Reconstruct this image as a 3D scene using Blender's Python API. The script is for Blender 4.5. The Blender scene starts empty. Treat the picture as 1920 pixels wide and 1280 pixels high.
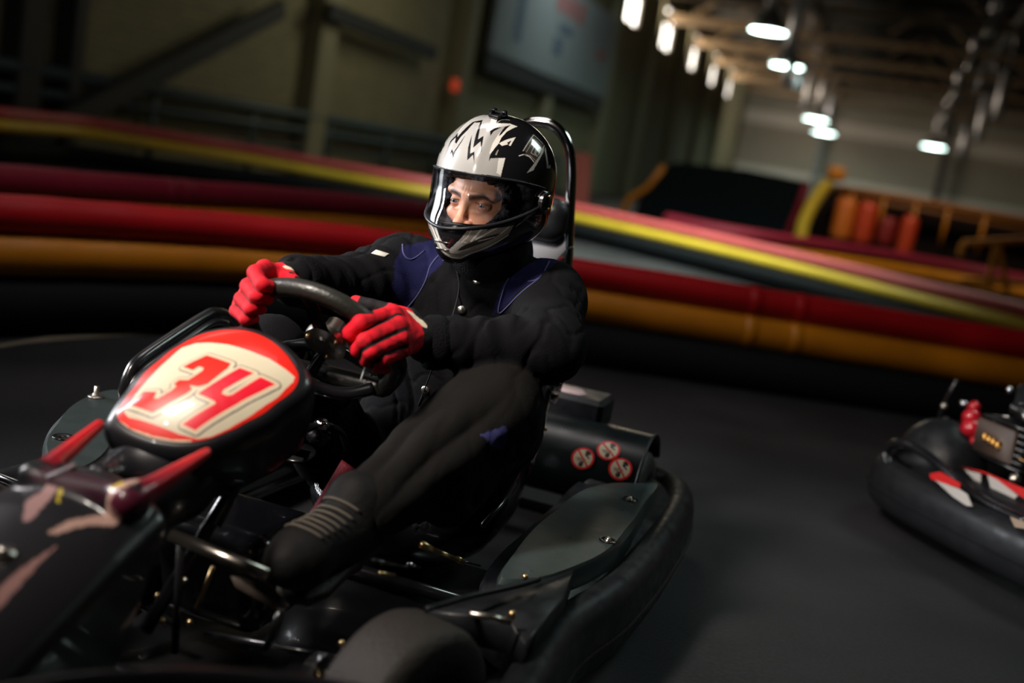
import bpy, math, random
import numpy as np
from mathutils import Vector, Matrix
from mathutils.bvhtree import BVHTree
random.seed(4); np.random.seed(4)
PI = math.pi
scene = bpy.context.scene
COL = scene.collection

# ------------------------------------------------------------------ camera model (metres; hall axis = +Y, Z up)
F = 2050.0
CAM = np.array([0., 0., .945])
def cam_axes(vp=(1650, 400), roll=9.7):
    r = math.radians(roll); vx, vy = vp[0]-960, -(vp[1]-640)
    n = np.array([math.sin(r), math.cos(r)]); h = n @ np.array([vx, vy])
    p = math.atan2(h, F)
    up = np.array([n[0]*math.cos(p), n[1]*math.cos(p), math.sin(p)])
    Y = np.array([vx, vy, -F], float); Y /= np.linalg.norm(Y)
    return np.array([np.cross(Y, up), Y, up]).T
CM = cam_axes()
K0 = np.array([-.89, 1.83, 0.])            # the kart's origin; its local x (forward) is world -Y, its local y (driver's left) is world +X
def ray(px, py): return (np.array([px-960, -(py-640), -F]) @ CM) / F
def k2w(p): return np.array([K0[0]+p[1], K0[1]-p[0], p[2]])
def w2k(w): return np.array([K0[1]-w[1], w[0]-K0[0], w[2]])
def at(px, py, x=None, y=None, z=None, d=None):
    """point of the kart's frame seen at a photo position, on a known plane (x, y or z) or at a known depth d"""
    r = ray(px, py)
    if z is not None: t = (z-CAM[2])/r[2]
    elif x is not None: t = (K0[1]-x-CAM[1])/r[1]
    elif y is not None: t = (K0[0]+y-CAM[0])/r[0]
    else: t = d
    return w2k(CAM+t*r)
def wat(px, py, X=None, Y=None, Z=None):
    r = ray(px, py)
    t = (Z-CAM[2])/r[2] if Z is not None else (X-CAM[0])/r[0] if X is not None else (Y-CAM[1])/r[1]
    return CAM+t*r
def nrm(v): v = np.asarray(v, float); return v/np.linalg.norm(v)

cd = bpy.data.cameras.new('camera'); co = bpy.data.objects.new('camera', cd); COL.objects.link(co)
m = Matrix.Identity(4)
for i in range(3):
    for j in range(3): m[i][j] = CM[j][i]
    m[i][3] = CAM[i]
co.matrix_world = m
cd.sensor_width = 36; cd.lens = F*36/1920; cd.clip_end = 300; cd.clip_start = .05
cd.dof.use_dof = True; cd.dof.focus_distance = 2.12; cd.dof.aperture_fstop = 1.5
scene.camera = co

# ------------------------------------------------------------------ geometry collection
class G:
    def __init__(s): s.v = []; s.f = []; s.n = 0
    def add(s, V, Fc):
        V = np.asarray(V, float).reshape(-1, 3); s.v.append(V)
        s.f += [tuple(i+s.n for i in f) for f in Fc]; s.n += len(V); return s
    def join(s, o):
        for V in [np.concatenate(o.v)]: s.add(V, o.f)
        return s
    def V(s): return np.concatenate(s.v)

def smooth_path(P, n=8, closed=False):
    P = np.asarray(P, float); N = len(P); out = []
    rng = range(N if closed else N-1)
    for i in rng:
        if closed: a, b, c, d = P[(i-1) % N], P[i], P[(i+1) % N], P[(i+2) % N]
        else: a, b, c, d = P[max(i-1, 0)], P[i], P[i+1], P[min(i+2, N-1)]
        for k in range(n):
            t = k/n
            out.append(.5*((2*b)+(c-a)*t+(2*a-5*b+4*c-d)*t*t+(3*b-3*c+d-a)*t**3))
    if not closed: out.append(P[-1])
    return np.array(out)

def sweep(path, prof, closed=False, caps=True, up=(0, 0, 1), scale=None, g=None):
    """prof: (m,2) outline (side, up); frame follows the path with a fixed up hint"""
    P = np.asarray(path, float); N = len(P); prof = np.asarray(prof, float); m_ = len(prof); V = []
    up = np.asarray(up, float)
    for i in range(N):
        a = P[(i-1) % N] if (closed or i > 0) else P[i]; b = P[(i+1) % N] if (closed or i < N-1) else P[i]
        t = nrm(b-a); s = np.cross(t, up)
        if np.linalg.norm(s) < 1e-3: s = np.cross(t, [1, 0, 0])
        s = nrm(s); u = np.cross(s, t); k = 1 if scale is None else scale[i]
        V.append(P[i]+k*(prof[:, :1]*s+prof[:, 1:]*u))
    V = np.concatenate(V); Fc = []
    for i in range(N if closed else N-1):
        for j in range(m_):
            a, b = i*m_+j, i*m_+(j+1) % m_; c, d = ((i+1) % N)*m_+(j+1) % m_, ((i+1) % N)*m_+j
            Fc.append((a, b, c, d))
    if caps and not closed: Fc += [tuple(range(m_))[::-1], tuple((N-1)*m_+j for j in range(m_))]
    g = g or G(); g.add(V, Fc); return g

def tube(path, r, seg=16, closed=False, caps=True, g=None):
    """round tube with parallel transport frames, r may be a list"""
    P = np.asarray(path, float); N = len(P); R = np.full(N, r) if np.isscalar(r) else np.asarray(r, float)
    T = np.array([nrm(P[(i+1) % N]-P[(i-1) % N]) if closed else nrm(P[min(i+1, N-1)]-P[max(i-1, 0)]) for i in range(N)])
    s = np.cross(T[0], [0, 0, 1]);
    if np.linalg.norm(s) < .1: s = np.cross(T[0], [1, 0, 0])
    s = nrm(s); V = []; a = np.linspace(0, 2*PI, seg, endpoint=False)
    for i in range(N):
        s = nrm(s-T[i]*(s@T[i])); u = np.cross(T[i], s)
        V.append(P[i]+R[i]*(np.cos(a)[:, None]*s+np.sin(a)[:, None]*u))
    V = np.concatenate(V); Fc = []
    for i in range(N if closed else N-1):
        for j in range(seg):
            Fc.append((i*seg+j, i*seg+(j+1) % seg, ((i+1) % N)*seg+(j+1) % seg, ((i+1) % N)*seg+j))
    if caps and not closed: Fc += [tuple(range(seg))[::-1], tuple((N-1)*seg+j for j in range(seg))]
    g = g or G(); g.add(V, Fc); return g

def frame_of(axis, hint=(0, 0, 1)):
    a = nrm(axis); s = np.cross(hint, a)
    if np.linalg.norm(s) < 1e-3: s = np.cross([1, 0, 0], a)
    s = nrm(s); return s, np.cross(a, s), a

def lathe(profile, c=(0, 0, 0), axis=(0, 0, 1), seg=32, g=None):
    """profile: list of (radius, height along axis)"""
    s, u, a = frame_of(axis); c = np.asarray(c, float); an = np.linspace(0, 2*PI, seg, endpoint=False)
    V = [c+h*a+r*(np.cos(t)*s+np.sin(t)*u) for r, h in profile for t in an]; Fc = []; n = len(profile)
    for i in range(n-1):
        for j in range(seg): Fc.append((i*seg+j, i*seg+(j+1) % seg, (i+1)*seg+(j+1) % seg, (i+1)*seg+j))
    if profile[0][0] > 1e-6: Fc.append(tuple(range(seg))[::-1])
    if profile[-1][0] > 1e-6: Fc.append(tuple((n-1)*seg+j for j in range(seg)))
    g = g or G(); g.add(V, Fc); return g

def box(c, size, R=None, bev=.0, g=None):
    """box with chamfered edges, R = 3 axes as rows"""
    h = np.asarray(size, float)/2; b = min(bev, h.min()*.9) if bev > 0 else 0; c = np.asarray(c, float)
    g = g or G()
    if b == 0:
        V = np.array([[x, y, z] for x in (-1, 1) for y in (-1, 1) for z in (-1, 1)])*h
        Fc = [(0, 1, 3, 2), (4, 6, 7, 5), (0, 4, 5, 1), (2, 3, 7, 6), (0, 2, 6, 4), (1, 5, 7, 3)]
    else:
        V = []; idx = {}
        for x in (-1, 1):
            for y in (-1, 1):
                for z in (-1, 1):
                    s = np.array([x, y, z])
                    for k in range(3):
                        p = s*(h-b); p[k] = s[k]*h[k]; idx[(x, y, z, k)] = len(V); V.append(p)
        Fc = []
        for k in range(3):
            a, b2 = [i for i in range(3) if i != k]
            for s in (-1, 1):
                q = []
                for (p1, p2) in ((-1, -1), (1, -1), (1, 1), (-1, 1)):
                    t = [0, 0, 0]; t[k] = s; t[a] = p1; t[b2] = p2; q.append(idx[(*t, k)])
                Fc.append(tuple(q))
            for p1 in (-1, 1):
                for p2 in (-1, 1):
                    q = []
                    for s, kk in ((-1, a), (1, a), (1, b2), (-1, b2)):
                        t = [0, 0, 0]; t[k] = s; t[a] = p1; t[b2] = p2; q.append(idx[(*t, kk)])
                    Fc.append(tuple(q))
        for x in (-1, 1):
            for y in (-1, 1):
                for z in (-1, 1): Fc.append(tuple(idx[(x, y, z, k)] for k in range(3)))
        V = np.array(V)
    if R is not None: V = V @ np.asarray(R, float)
    g.add(V+c, Fc); return g

def bar(a, b, w, h, bev=.0, up=(0, 0, 1), g=None):
    a, b = np.asarray(a, float), np.asarray(b, float); t = nrm(b-a); s = np.cross(up, t)
    if np.linalg.norm(s) < 1e-3: s = np.cross([1, 0, 0], t)
    s = nrm(s); u = np.cross(t, s)
    return box((a+b)/2, (np.linalg.norm(b-a), w, h), [t, s, u], bev, g)

def slab(outline, thick, n=(0, 0, 1), bev=.004, g=None):
    """flat outline (k,3) thickened along -n with a small rounded top edge"""
    O = np.asarray(outline, float); n = nrm(n); c = O.mean(0); g = g or G(); k = len(O)
    L = O-c; inner = c+L*(1-bev/np.maximum(np.linalg.norm(L, axis=1, keepdims=True), 1e-6))
    V = np.concatenate([inner, O-n*bev, O-n*thick]); Fc = [tuple(range(k))]
    for r in range(2):
        for j in range(k): Fc.append((r*k+(j+1) % k, r*k+j, (r+1)*k+j, (r+1)*k+(j+1) % k))
    Fc.append(tuple(2*k+j for j in range(k))[::-1]); g.add(V, Fc); return g

def grid_mesh(Pt, g=None, closed_u=False):
    """Pt: (nu,nv,3)"""
    nu, nv = Pt.shape[:2]; i, j = np.meshgrid(np.arange(nu if closed_u else nu-1), np.arange(nv-1), indexing='ij')
    i = i.ravel(); j = j.ravel(); i2 = (i+1) % nu
    Q = np.stack([i*nv+j, i2*nv+j, i2*nv+j+1, i*nv+j+1], 1)
    g = g or G(); g.add(Pt.reshape(-1, 3), Q.tolist()); return g

# ------------------------------------------------------------------ implicit surfaces (surface nets)
def seg_d(P, a, b, ra, rb, sq=None):
    a, b = np.asarray(a, np.float32), np.asarray(b, np.float32); ba = b-a
    t = np.clip(((P-a)@ba)/max(float(ba@ba), 1e-9), 0, 1)
    q = P-a-t[..., None]*ba
    return np.sqrt((q*q).sum(-1))-(ra+(rb-ra)*t)
def ell_d(P, c, r, R=None):
    q = P-np.asarray(c, np.float32)
    if R is not None: q = q@np.asarray(R, np.float32).T
    r = np.asarray(r, np.float32); k = np.sqrt(((q/r)**2).sum(-1)); k2 = np.sqrt(((q/(r*r))**2).sum(-1))+1e-6
    return k*(k-1)/k2
def rbox_d(P, c, h, rad, R=None):
    q = P-np.asarray(c, np.float32)
    if R is not None: q = q@np.asarray(R, np.float32).T
    q = np.abs(q)-(np.asarray(h, np.float32)-rad); o = np.maximum(q, 0)
    return np.sqrt((o*o).sum(-1))+np.minimum(q.max(-1), 0)-rad
def smin(a, b, k):
    h = np.clip(.5+.5*(b-a)/k, 0, 1); return b+(a-b)*h-k*h*(1-h)
def smax(a, b, k): return -smin(-a, -b, k)
def snoise(P, f, seed=0, octs=1):
    r = np.random.RandomState(seed); o = 0; amp = 1
    for k in range(octs):
        for i in range(4):
            d = r.randn(3); d /= np.linalg.norm(d); w = r.randn(3)*.6
            o = o+amp*np.sin((P@(d*f).astype(np.float32))+r.rand()*6.28+1.3*np.sin(P@(w*f).astype(np.float32)+r.rand()*6))
        f *= 2.1; amp *= .5
    return o/4
def sdf_mesh(fn, lo, hi, h):
    lo, hi = np.asarray(lo, float), np.asarray(hi, float); n = np.ceil((hi-lo)/h).astype(int)+1
    ax = [(lo[i]+h*np.arange(n[i])).astype(np.float32) for i in range(3)]
    B = 6; nb = -(-n//B); v = np.empty(nb*B, np.float32)          # coarse pass, then only the blocks near the surface
    cx = [(lo[i]+h*(np.arange(nb[i])*B+(B-1)/2)).astype(np.float32) for i in range(3)]
    X, Y, Z = np.meshgrid(*cx, indexing='ij'); cv = fn(np.stack([X, Y, Z], -1).reshape(-1, 3)).reshape(X.shape)
    vb = v.reshape(nb[0], B, nb[1], B, nb[2], B).transpose(0, 2, 4, 1, 3, 5); vb[...] = cv[..., None, None, None]
    near = np.argwhere(np.abs(cv) < B*h*1.5+.006); oo = np.stack(np.meshgrid(*[np.arange(B)]*3, indexing='ij'), -1).reshape(-1, 3)
    for i in range(0, len(near), 1800):
        nn_ = near[i:i+1800]; P_ = (lo+h*(nn_[:, None]*B+oo[None])).astype(np.float32).reshape(-1, 3)
        vb[nn_[:, 0], nn_[:, 1], nn_[:, 2]] = fn(P_).reshape(-1, B, B, B)
    v = np.ascontiguousarray(v[:n[0], :n[1], :n[2]])
    s = v < 0; c = [s[a:n[0]-1+a, b:n[1]-1+b, d:n[2]-1+d] for a in (0, 1) for b in (0, 1) for d in (0, 1)]
    allv = np.logical_and.reduce(c); anyv = np.logical_or.reduce(c); act = np.argwhere(anyv & ~allv)
    idx = np.full(tuple(n-1), -1, np.int64); idx[tuple(act.T)] = np.arange(len(act))
    corners = [(a, b, d) for a in (0, 1) for b in (0, 1) for d in (0, 1)]
    acc = np.zeros((len(act), 3)); cnt = np.zeros(len(act))
    for p in range(8):
        for k in range(3):
            if corners[p][k] == 0:
                q = list(corners[p]); q[k] = 1
                A = act+corners[p]; B = act+q; va = v[tuple(A.T)]; vb = v[tuple(B.T)]
                m_ = (va < 0) != (vb < 0); t = np.where(m_, va/np.where(m_, va-vb, 1), 0)
                acc += np.where(m_[:, None], A+(B-A)*t[:, None], 0); cnt += m_
    V = lo+h*acc/cnt[:, None]; Q = []
    for k in range(3):
        o = [i for i in range(3) if i != k]
        sl0 = [slice(None)]*3; sl1 = [slice(None)]*3; sl0[k] = slice(0, n[k]-1); sl1[k] = slice(1, n[k])
        E = np.argwhere(s[tuple(sl0)] != s[tuple(sl1)]); ok = (E[:, o[0]] > 0) & (E[:, o[1]] > 0) & (E[:, o[0]] < n[o[0]]-1) & (E[:, o[1]] < n[o[1]]-1)
        E = E[ok]; ins = s[tuple(E.T)]
        def cell(d0, d1):
            C = E.copy(); C[:, o[0]] += d0; C[:, o[1]] += d1; return idx[tuple(C.T)]
        q = np.stack([cell(-1, -1), cell(0, -1), cell(0, 0), cell(-1, 0)], 1)
        flip = ins if k != 1 else ~ins
        q[~flip] = q[~flip][:, ::-1]; Q.append(q)
    g = G(); g.v = [V]; g.n = len(V); g.f = np.concatenate(Q); return g

# ------------------------------------------------------------------ objects
OFF = {}
def thing(name, label, cat, loc=(0, 0, 0), rz=0, group=None, kart=False):
    o = bpy.data.objects.new(name, None); COL.objects.link(o); o.empty_display_size = .1
    if kart: OFF[o] = np.asarray(loc, float); w = k2w(loc); o.location = w; o.rotation_euler = (0, 0, -PI/2)
    else: OFF[o] = np.asarray(loc, float); o.location = loc; o.rotation_euler = (0, 0, rz)
    o['label'] = label; o['category'] = cat
    if group: o['group'] = group
    return o
def root_off(p):
    while p is not None:
        if p in OFF: return OFF[p]
        p = p.parent
    return np.zeros(3)
def obj(name, g, material, parent=None, smooth=True, auto=None, col=None, off=None, label=None):
    V = g.V()-(root_off(parent) if off is None else np.asarray(off)); me = bpy.data.meshes.new(name)
    if isinstance(g.f, np.ndarray):
        q = g.f; me.vertices.add(len(V)); me.vertices.foreach_set('co', V.astype(np.float32).ravel())
        me.loops.add(q.size); me.loops.foreach_set('vertex_index', q.ravel().astype(np.int32))
        me.polygons.add(len(q)); me.polygons.foreach_set('loop_start', np.arange(0, q.size, 4, dtype=np.int32))
        me.update(calc_edges=True); me.validate()
    else: me.from_pydata(V.tolist(), [], g.f); me.update()
    if smooth: me.polygons.foreach_set('use_smooth', [True]*len(me.polygons))
    if auto is not None: me.set_sharp_from_angle(angle=math.radians(auto))
    if col is not None:
        c = np.ones((len(V), 4), np.float32); c[:, :col.shape[1]] = col
        a = me.color_attributes.new('col', 'FLOAT_COLOR', 'POINT'); a.data.foreach_set('color', c.ravel())
    me.materials.append(material); o = bpy.data.objects.new(name, me); COL.objects.link(o)
    if parent is not None: o.parent = parent
    if label: o['label'] = label
    return o
def tag(o, label, cat, group=None, kind=None):
    if label: o['label'] = label
    if cat: o['category'] = cat
    if group: o['group'] = group
    if kind: o['kind'] = kind
    return o
def single(name, g, material, label, cat, group=None, **k):
    """a thing that is one mesh, origin at the middle of its base"""
    V = g.V(); b = np.array([(V[:, 0].min()+V[:, 0].max())/2, (V[:, 1].min()+V[:, 1].max())/2, V[:, 2].min()])
    o = obj(name, g, material, None, off=b, **k); o.location = b; return tag(o, label, cat, group)
def struct(name, g, material, **k):
    o = obj(name, g, material, None, **k); o['kind'] = 'structure'; return o

# ------------------------------------------------------------------ materials
def mat(name, c, rough=.5, metal=0., coat=0., spec=.5, bump=0., bscale=80., var=0., vscale=8., emit=None, es=1., vcol=False, sheen=0., aniso=None, rvar=0.):
    m_ = bpy.data.materials.new(name); m_.use_nodes = True; nt = m_.node_tree; N = nt.nodes; L = nt.links
    b = N['Principled BSDF']; b.inputs['Roughness'].default_value = rough; b.inputs['Metallic'].default_value = metal
    b.inputs['Coat Weight'].default_value = coat; b.inputs['Coat Roughness'].default_value = .04
    b.inputs['Specular IOR Level'].default_value = spec; b.inputs['Base Color'].default_value = (*c, 1)
    b.inputs['Sheen Weight'].default_value = sheen
    tc = N.new('ShaderNodeTexCoord'); src = None
    if vcol:
        a = N.new('ShaderNodeAttribute'); a.attribute_name = 'col'; src = a.outputs['Color']; L.new(src, b.inputs['Base Color'])
        if vcol == 'met': L.new(a.outputs['Alpha'], b.inputs['Metallic'])
    if var > 0:
        n = N.new('ShaderNodeTexNoise'); n.inputs['Scale'].default_value = vscale; n.inputs['Detail'].default_value = 6
        L.new(tc.outputs['Object'], n.inputs['Vector'])
        mr = N.new('ShaderNodeMapRange'); mr.inputs['To Min'].default_value = 1-var; mr.inputs['To Max'].default_value = 1+var
        L.new(n.outputs['Fac'], mr.inputs['Value'])
        mx = N.new('ShaderNodeVectorMath'); mx.operation = 'SCALE'; L.new(mr.outputs[0], mx.inputs['Scale'])
        if src: L.new(src, mx.inputs[0])
        else: mx.inputs[0].default_value = c
        L.new(mx.outputs[0], b.inputs['Base Color'])
    if rvar > 0:
        n = N.new('ShaderNodeTexNoise'); n.inputs['Scale'].default_value = vscale*1.7; n.inputs['Detail'].default_value = 5
        L.new(tc.outputs['Object'], n.inputs['Vector'])
        mr = N.new('ShaderNodeMapRange'); mr.inputs['From Min'].default_value = .3; mr.inputs['From Max'].default_value = .7
        mr.inputs['To Min'].default_value = max(.02, rough-rvar); mr.inputs['To Max'].default_value = min(1, rough+rvar)
        L.new(n.outputs['Fac'], mr.inputs['Value']); L.new(mr.outputs[0], b.inputs['Roughness'])
    if bump > 0:
        n = N.new('ShaderNodeTexNoise'); n.inputs['Scale'].default_value = bscale; n.inputs['Detail'].default_value = 4
        L.new(tc.outputs['Object'], n.inputs['Vector'])
        bp = N.new('ShaderNodeBump'); bp.inputs['Strength'].default_value = bump; bp.inputs['Distance'].default_value = .01
        L.new(n.outputs['Fac'], bp.inputs['Height']); L.new(bp.outputs['Normal'], b.inputs['Normal'])
    if emit: b.inputs['Emission Color'].default_value = (*emit, 1); b.inputs['Emission Strength'].default_value = es
    return m_
M = dict(
    blk_gloss=mat('black glossy plastic', (.008, .008, .010), .22, coat=.6, bump=.03, bscale=30, rvar=.08),
    blk_plastic=mat('black moulded plastic', (.009, .010, .012), .42, spec=.3, bump=.08, bscale=60, rvar=.12, vscale=14),
    pod=mat('scuffed pod plastic', (.026, .038, .038), .33, bump=.04, bscale=50, rvar=.06, vscale=12, var=.15),
    shroud=mat('dark shroud plastic', (.007, .010, .010), .30, spec=.4, rvar=.05),
    rubber=mat('tyre rubber', (.024, .020, .017), .62, bump=.25, bscale=120, var=.2, vscale=40),
    blk_metal=mat('black painted steel', (.012, .012, .013), .25, coat=.4),
    chrome=mat('chrome', (.85, .86, .88), .10, metal=1.),
    steel=mat('brushed steel', (.55, .50, .44), .28, metal=1., var=.2, vscale=60),
    gold=mat('zinc plated steel', (.70, .50, .25), .3, metal=1.),
    alu=mat('satin silver sheet', (.38, .39, .43), .38, metal=.3, var=.1),
    rim=mat('steering rim leather', (.016, .016, .013), .36, bump=.15, bscale=200, coat=.1),
    cloth=mat('coverall twill', (.02, .02, .02), .9, vcol=True, bump=.25, bscale=420, spec=.07),
    piping=mat('navy piping', (.025, .027, .10), .7),
    knit=mat('black knit', (.004, .004, .005), .95, spec=.1, bump=.5, bscale=300),
    glove=mat('glove knit', (.5, .01, .02), .75, vcol=True, bump=.3, bscale=500, spec=.25),
    skin=mat('skin', (.6, .32, .2), .48, vcol=True, bump=.08, bscale=700),
    eye=mat('eye', (.8, .8, .8), .08, vcol=True, coat=1),
    paint=mat('helmet paint', (.02, .02, .02), .16, vcol='met', coat=1.),
    decal=mat('panel print', (.5, .5, .5), .36, vcol=True, coat=.35, spec=.4),
    sticker=mat('sticker print', (.5, .5, .5), .4, vcol=True),
    btn=mat('snap button', (.62, .60, .55), .3, metal=1.),
    lining=mat('helmet lining', (.010, .010, .012), .9, bump=.4, bscale=260),
    shoe=mat('shoe leather', (.007, .0065, .0065), .7, spec=.2, bump=.1, bscale=150),
    lace=mat('laces', (.085, .07, .055), .8),
    belt=mat('red webbing', (.16, .006, .016), .6, bump=.3, bscale=300),
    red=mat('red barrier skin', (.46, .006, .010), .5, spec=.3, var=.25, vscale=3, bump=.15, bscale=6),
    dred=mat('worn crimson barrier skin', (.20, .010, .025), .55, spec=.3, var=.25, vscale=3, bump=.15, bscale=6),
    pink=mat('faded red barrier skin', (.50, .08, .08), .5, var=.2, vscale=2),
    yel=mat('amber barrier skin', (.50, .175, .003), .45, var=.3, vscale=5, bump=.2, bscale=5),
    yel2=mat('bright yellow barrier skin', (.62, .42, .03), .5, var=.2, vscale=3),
    dbase=mat('black rubber footing', (.005, .006, .007), .8, var=.3, vscale=4, spec=.15),
    wall=None,
)
def soft_skin():
    b = M['skin'].node_tree.nodes['Principled BSDF']
    b.inputs['Subsurface Weight'].default_value = .12; b.inputs['Subsurface Radius'].default_value = (.012, .005, .003); b.inputs['Subsurface Scale'].default_value = .5
soft_skin()

def inpoly(x, y, poly):
    poly = np.asarray(poly, float); n = len(poly); r = np.zeros(len(x), bool); j = n-1
    mn = poly.min(0); mx = poly.max(0); sel = np.where((x >= mn[0]) & (x <= mx[0]) & (y >= mn[1]) & (y <= mx[1]))[0]
    if len(sel) == 0: return r
    xs, ys = x[sel], y[sel]; rr = np.zeros(len(sel), bool)
    for i in range(n):
        xi, yi = poly[i]; xj, yj = poly[j]
        if yi != yj:
            c = ((yi > ys) != (yj > ys)) & (xs < (xj-xi)*(ys-yi)/(yj-yi)+xi); rr ^= c
        j = i
    r[sel] = rr; return r
def nearline(x, y, pts, w, closed=False):
    pts = [np.asarray(p, float) for p in pts]; r = np.zeros(len(x), bool)
    if closed: pts = pts+[pts[0]]
    for a, b in zip(pts[:-1], pts[1:]):
        ba = b-a; t = np.clip(((x-a[0])*ba[0]+(y-a[1])*ba[1])/max(ba@ba, 1e-12), 0, 1)
        r |= (x-a[0]-t*ba[0])**2+(y-a[1]-t*ba[1])**2 < w*w
    return r
# ================================================================== DRIVER
SEAT0 = np.array([-.28, .07, .10])
person = thing('person', 'kart driver in a black coverall, red gloves and silver helmet, steering hard', 'person', SEAT0, kart=True)

# ---------------- helmet and head frame
HO = at(918, 381, d=2.15)
HF = nrm([.967, -.252, -.055]); HL = nrm(np.cross([0, 0, 1], HF)); HU = np.cross(HF, HL)
HR = np.array([HF, HL, HU])
def h2k(q): return HO+np.asarray(q) @ HR
def k2h(p): return (np.asarray(p)-HO) @ HR.T
def helm_d(q):
    q = np.asarray(q, np.float32)
    d = ell_d(q, (-.012, 0, .056), (.130, .114, .117))
    d = smin(d, ell_d(q, (-.006, 0, -.012), (.120, .106, .080)), .04)
    d = smin(d, ell_d(q, (.054, 0, -.046), (.087, .080, .056)), .035)
    d = smin(d, ell_d(q, (.098, 0, -.080), (.040, .030, .036)), .03)
    ridge = np.exp(-((np.abs(q[:, 1])-.034)/.010)**2)*np.clip((q[:, 2]-.05)/.05, 0, 1)*np.clip((q[:, 0]+.05)/.1, 0, 1)
    return d-.0025*ridge
def hray(o, dvec, tmax=.34, far=True):
    """outermost surface hit from the inside along directions"""
    lo = np.zeros(len(dvec)); hi = np.full(len(dvec), tmax)
    for _ in range(22):
        m_ = (lo+hi)/2; ins = helm_d(o+dvec*m_[:, None]) < 0
        lo = np.where(ins, m_, lo); hi = np.where(ins, hi, m_)
    return o+dvec*lo[:, None]
def hsurf(a, u, off=0.):
    a = np.atleast_1d(np.asarray(a, float)); u = np.atleast_1d(np.asarray(u, float)); a, u = np.broadcast_arrays(a, u)
    o = np.stack([np.zeros_like(a), np.zeros_like(a), u], 1); d = np.stack([np.cos(a), np.sin(a), np.zeros_like(a)], 1)
    P = hray(o, d)
    if off:
        e = 1e-3; n = np.stack([helm_d(P+np.eye(3)[i]*e)-helm_d(P-np.eye(3)[i]*e) for i in range(3)], 1)
        n /= np.linalg.norm(n, axis=1, keepdims=True); P = P+n*off
    return P
HC = np.array([0, 0, .02])
NA, NE = 900, 460
aa = np.linspace(-PI, PI, NA, endpoint=False); ee = np.linspace(-PI/2+.02, PI/2-.004, NE)
A_, E_ = np.meshgrid(aa, ee, indexing='ij')
D_ = np.stack([np.cos(E_)*np.cos(A_), np.cos(E_)*np.sin(A_), np.sin(E_)], -1).reshape(-1, 3)
HP = hray(HC, D_)                                       # helmet skin points, local
def open_uc(a): return .010+.014*np.minimum(np.abs(a)/1.3, 1.3)**2
def open_hh(a): return .047-.012*np.minimum(np.abs(a)/1.3, 1.3)**2
def in_open(q, grow=0.):
    a = np.arctan2(q[:, 1], q[:, 0]); return (np.abs(a)/(1.34+grow*8))**5+(np.abs(q[:, 2]-open_uc(a))/(open_hh(a)+grow))**5 < 1
# paint design: shapes are laid out on the shell in (azimuth, height) of the helmet
CAMK = w2k(CAM)
def px_on_helmet(px, py):
    o = k2h(CAMK[None])[0]; p1 = k2h(at(px, py, d=2.)[None])[0]; dv = nrm(p1-o)
    ts = np.linspace(1.75, 2.5, 700); q = o+ts[:, None]*dv; d = helm_d(q); i = np.argmin(d) if (d < 0).sum() == 0 else np.argmax(d < 0)
    return q[i]
def dirc(q):
    v = q-HC; a = math.atan2(v[1], v[0]); e = math.atan2(v[2], math.hypot(v[0], v[1])); return a, e
# azimuthal-equidistant chart centred on the left-front of the shell keeps the shapes undistorted
CH = nrm([math.cos(.5)*math.cos(.45), math.sin(.5)*math.cos(.45), math.sin(.45)])
CX = nrm(np.cross([0, 0, 1], CH)); CY = np.cross(CH, CX)
def chart(V):
    V = np.atleast_2d(V)-HC; V = V/np.linalg.norm(V, axis=1, keepdims=True); c = np.clip(V@CH, -1, 1); th = np.arccos(c)
    x, y = V@CX, V@CY; r = np.hypot(x, y)+1e-9; return th*x/r, th*y/r
def C(reg, sc):
    def f(pts): return [tuple(np.array(chart(px_on_helmet(reg[0]+x/sc, reg[1]+y/sc))).ravel()) for x, y in pts]
    return f
cA = C((790, 200), 8.53); cB = C((900, 200), 8.53); cC = C((790, 380), 8.348)
SIL = (.46, .45, .43, .35); GRY = (.26, .24, .21, .15); BLK = (.006, .006, .007, 0.); WHT = (.72, .70, .65, .2); BRN = (.045, .038, .032, .2)
hx, hy = chart(HP); hcol = np.tile(np.array(BLK, np.float32), (len(HP), 1))
mir = HP.copy(); mir[:, 1] *= -1; mx_, my_ = chart(mir); vis = HP[:, 1] > -.6*np.abs(HP[:, 0])
back = HP[:, 1] < -.035
far_side = np.arctan2(HP[:, 1], HP[:, 0]) < -.95
sx = np.where(far_side, mx_, hx); sy = np.where(far_side, my_, hy)
def fill(poly, c): hcol[inpoly(sx, sy, poly)] = c
def line(pts, w, c, closed=False): hcol[nearline(sx, sy, pts, w, closed)] = c
fill(cA([(150, 1010), (185, 940), (215, 800), (250, 670), (300, 740), (380, 520), (460, 440), (620, 300), (650, 235), (760, 190), (1000, 130), (1240, 150)])
     + cB([(255, 262), (330, 270), (480, 275), (600, 315), (430, 400), (340, 500), (300, 590), (165, 760), (135, 890), (170, 830), (402, 825), (330, 1120)])
     + cA([(860, 1080), (400, 1020)]), SIL)
fill(cB([(190, 165), (300, 160), (255, 262), (330, 270), (480, 275), (600, 315), (430, 400), (340, 500), (300, 590), (165, 760), (150, 745), (200, 590), (290, 450), (420, 312), (330, 325), (230, 345), (160, 385), (165, 250)]), WHT)
fill(cB([(300, 825), (402, 825), (335, 1100), (262, 1060)]), WHT)
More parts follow.
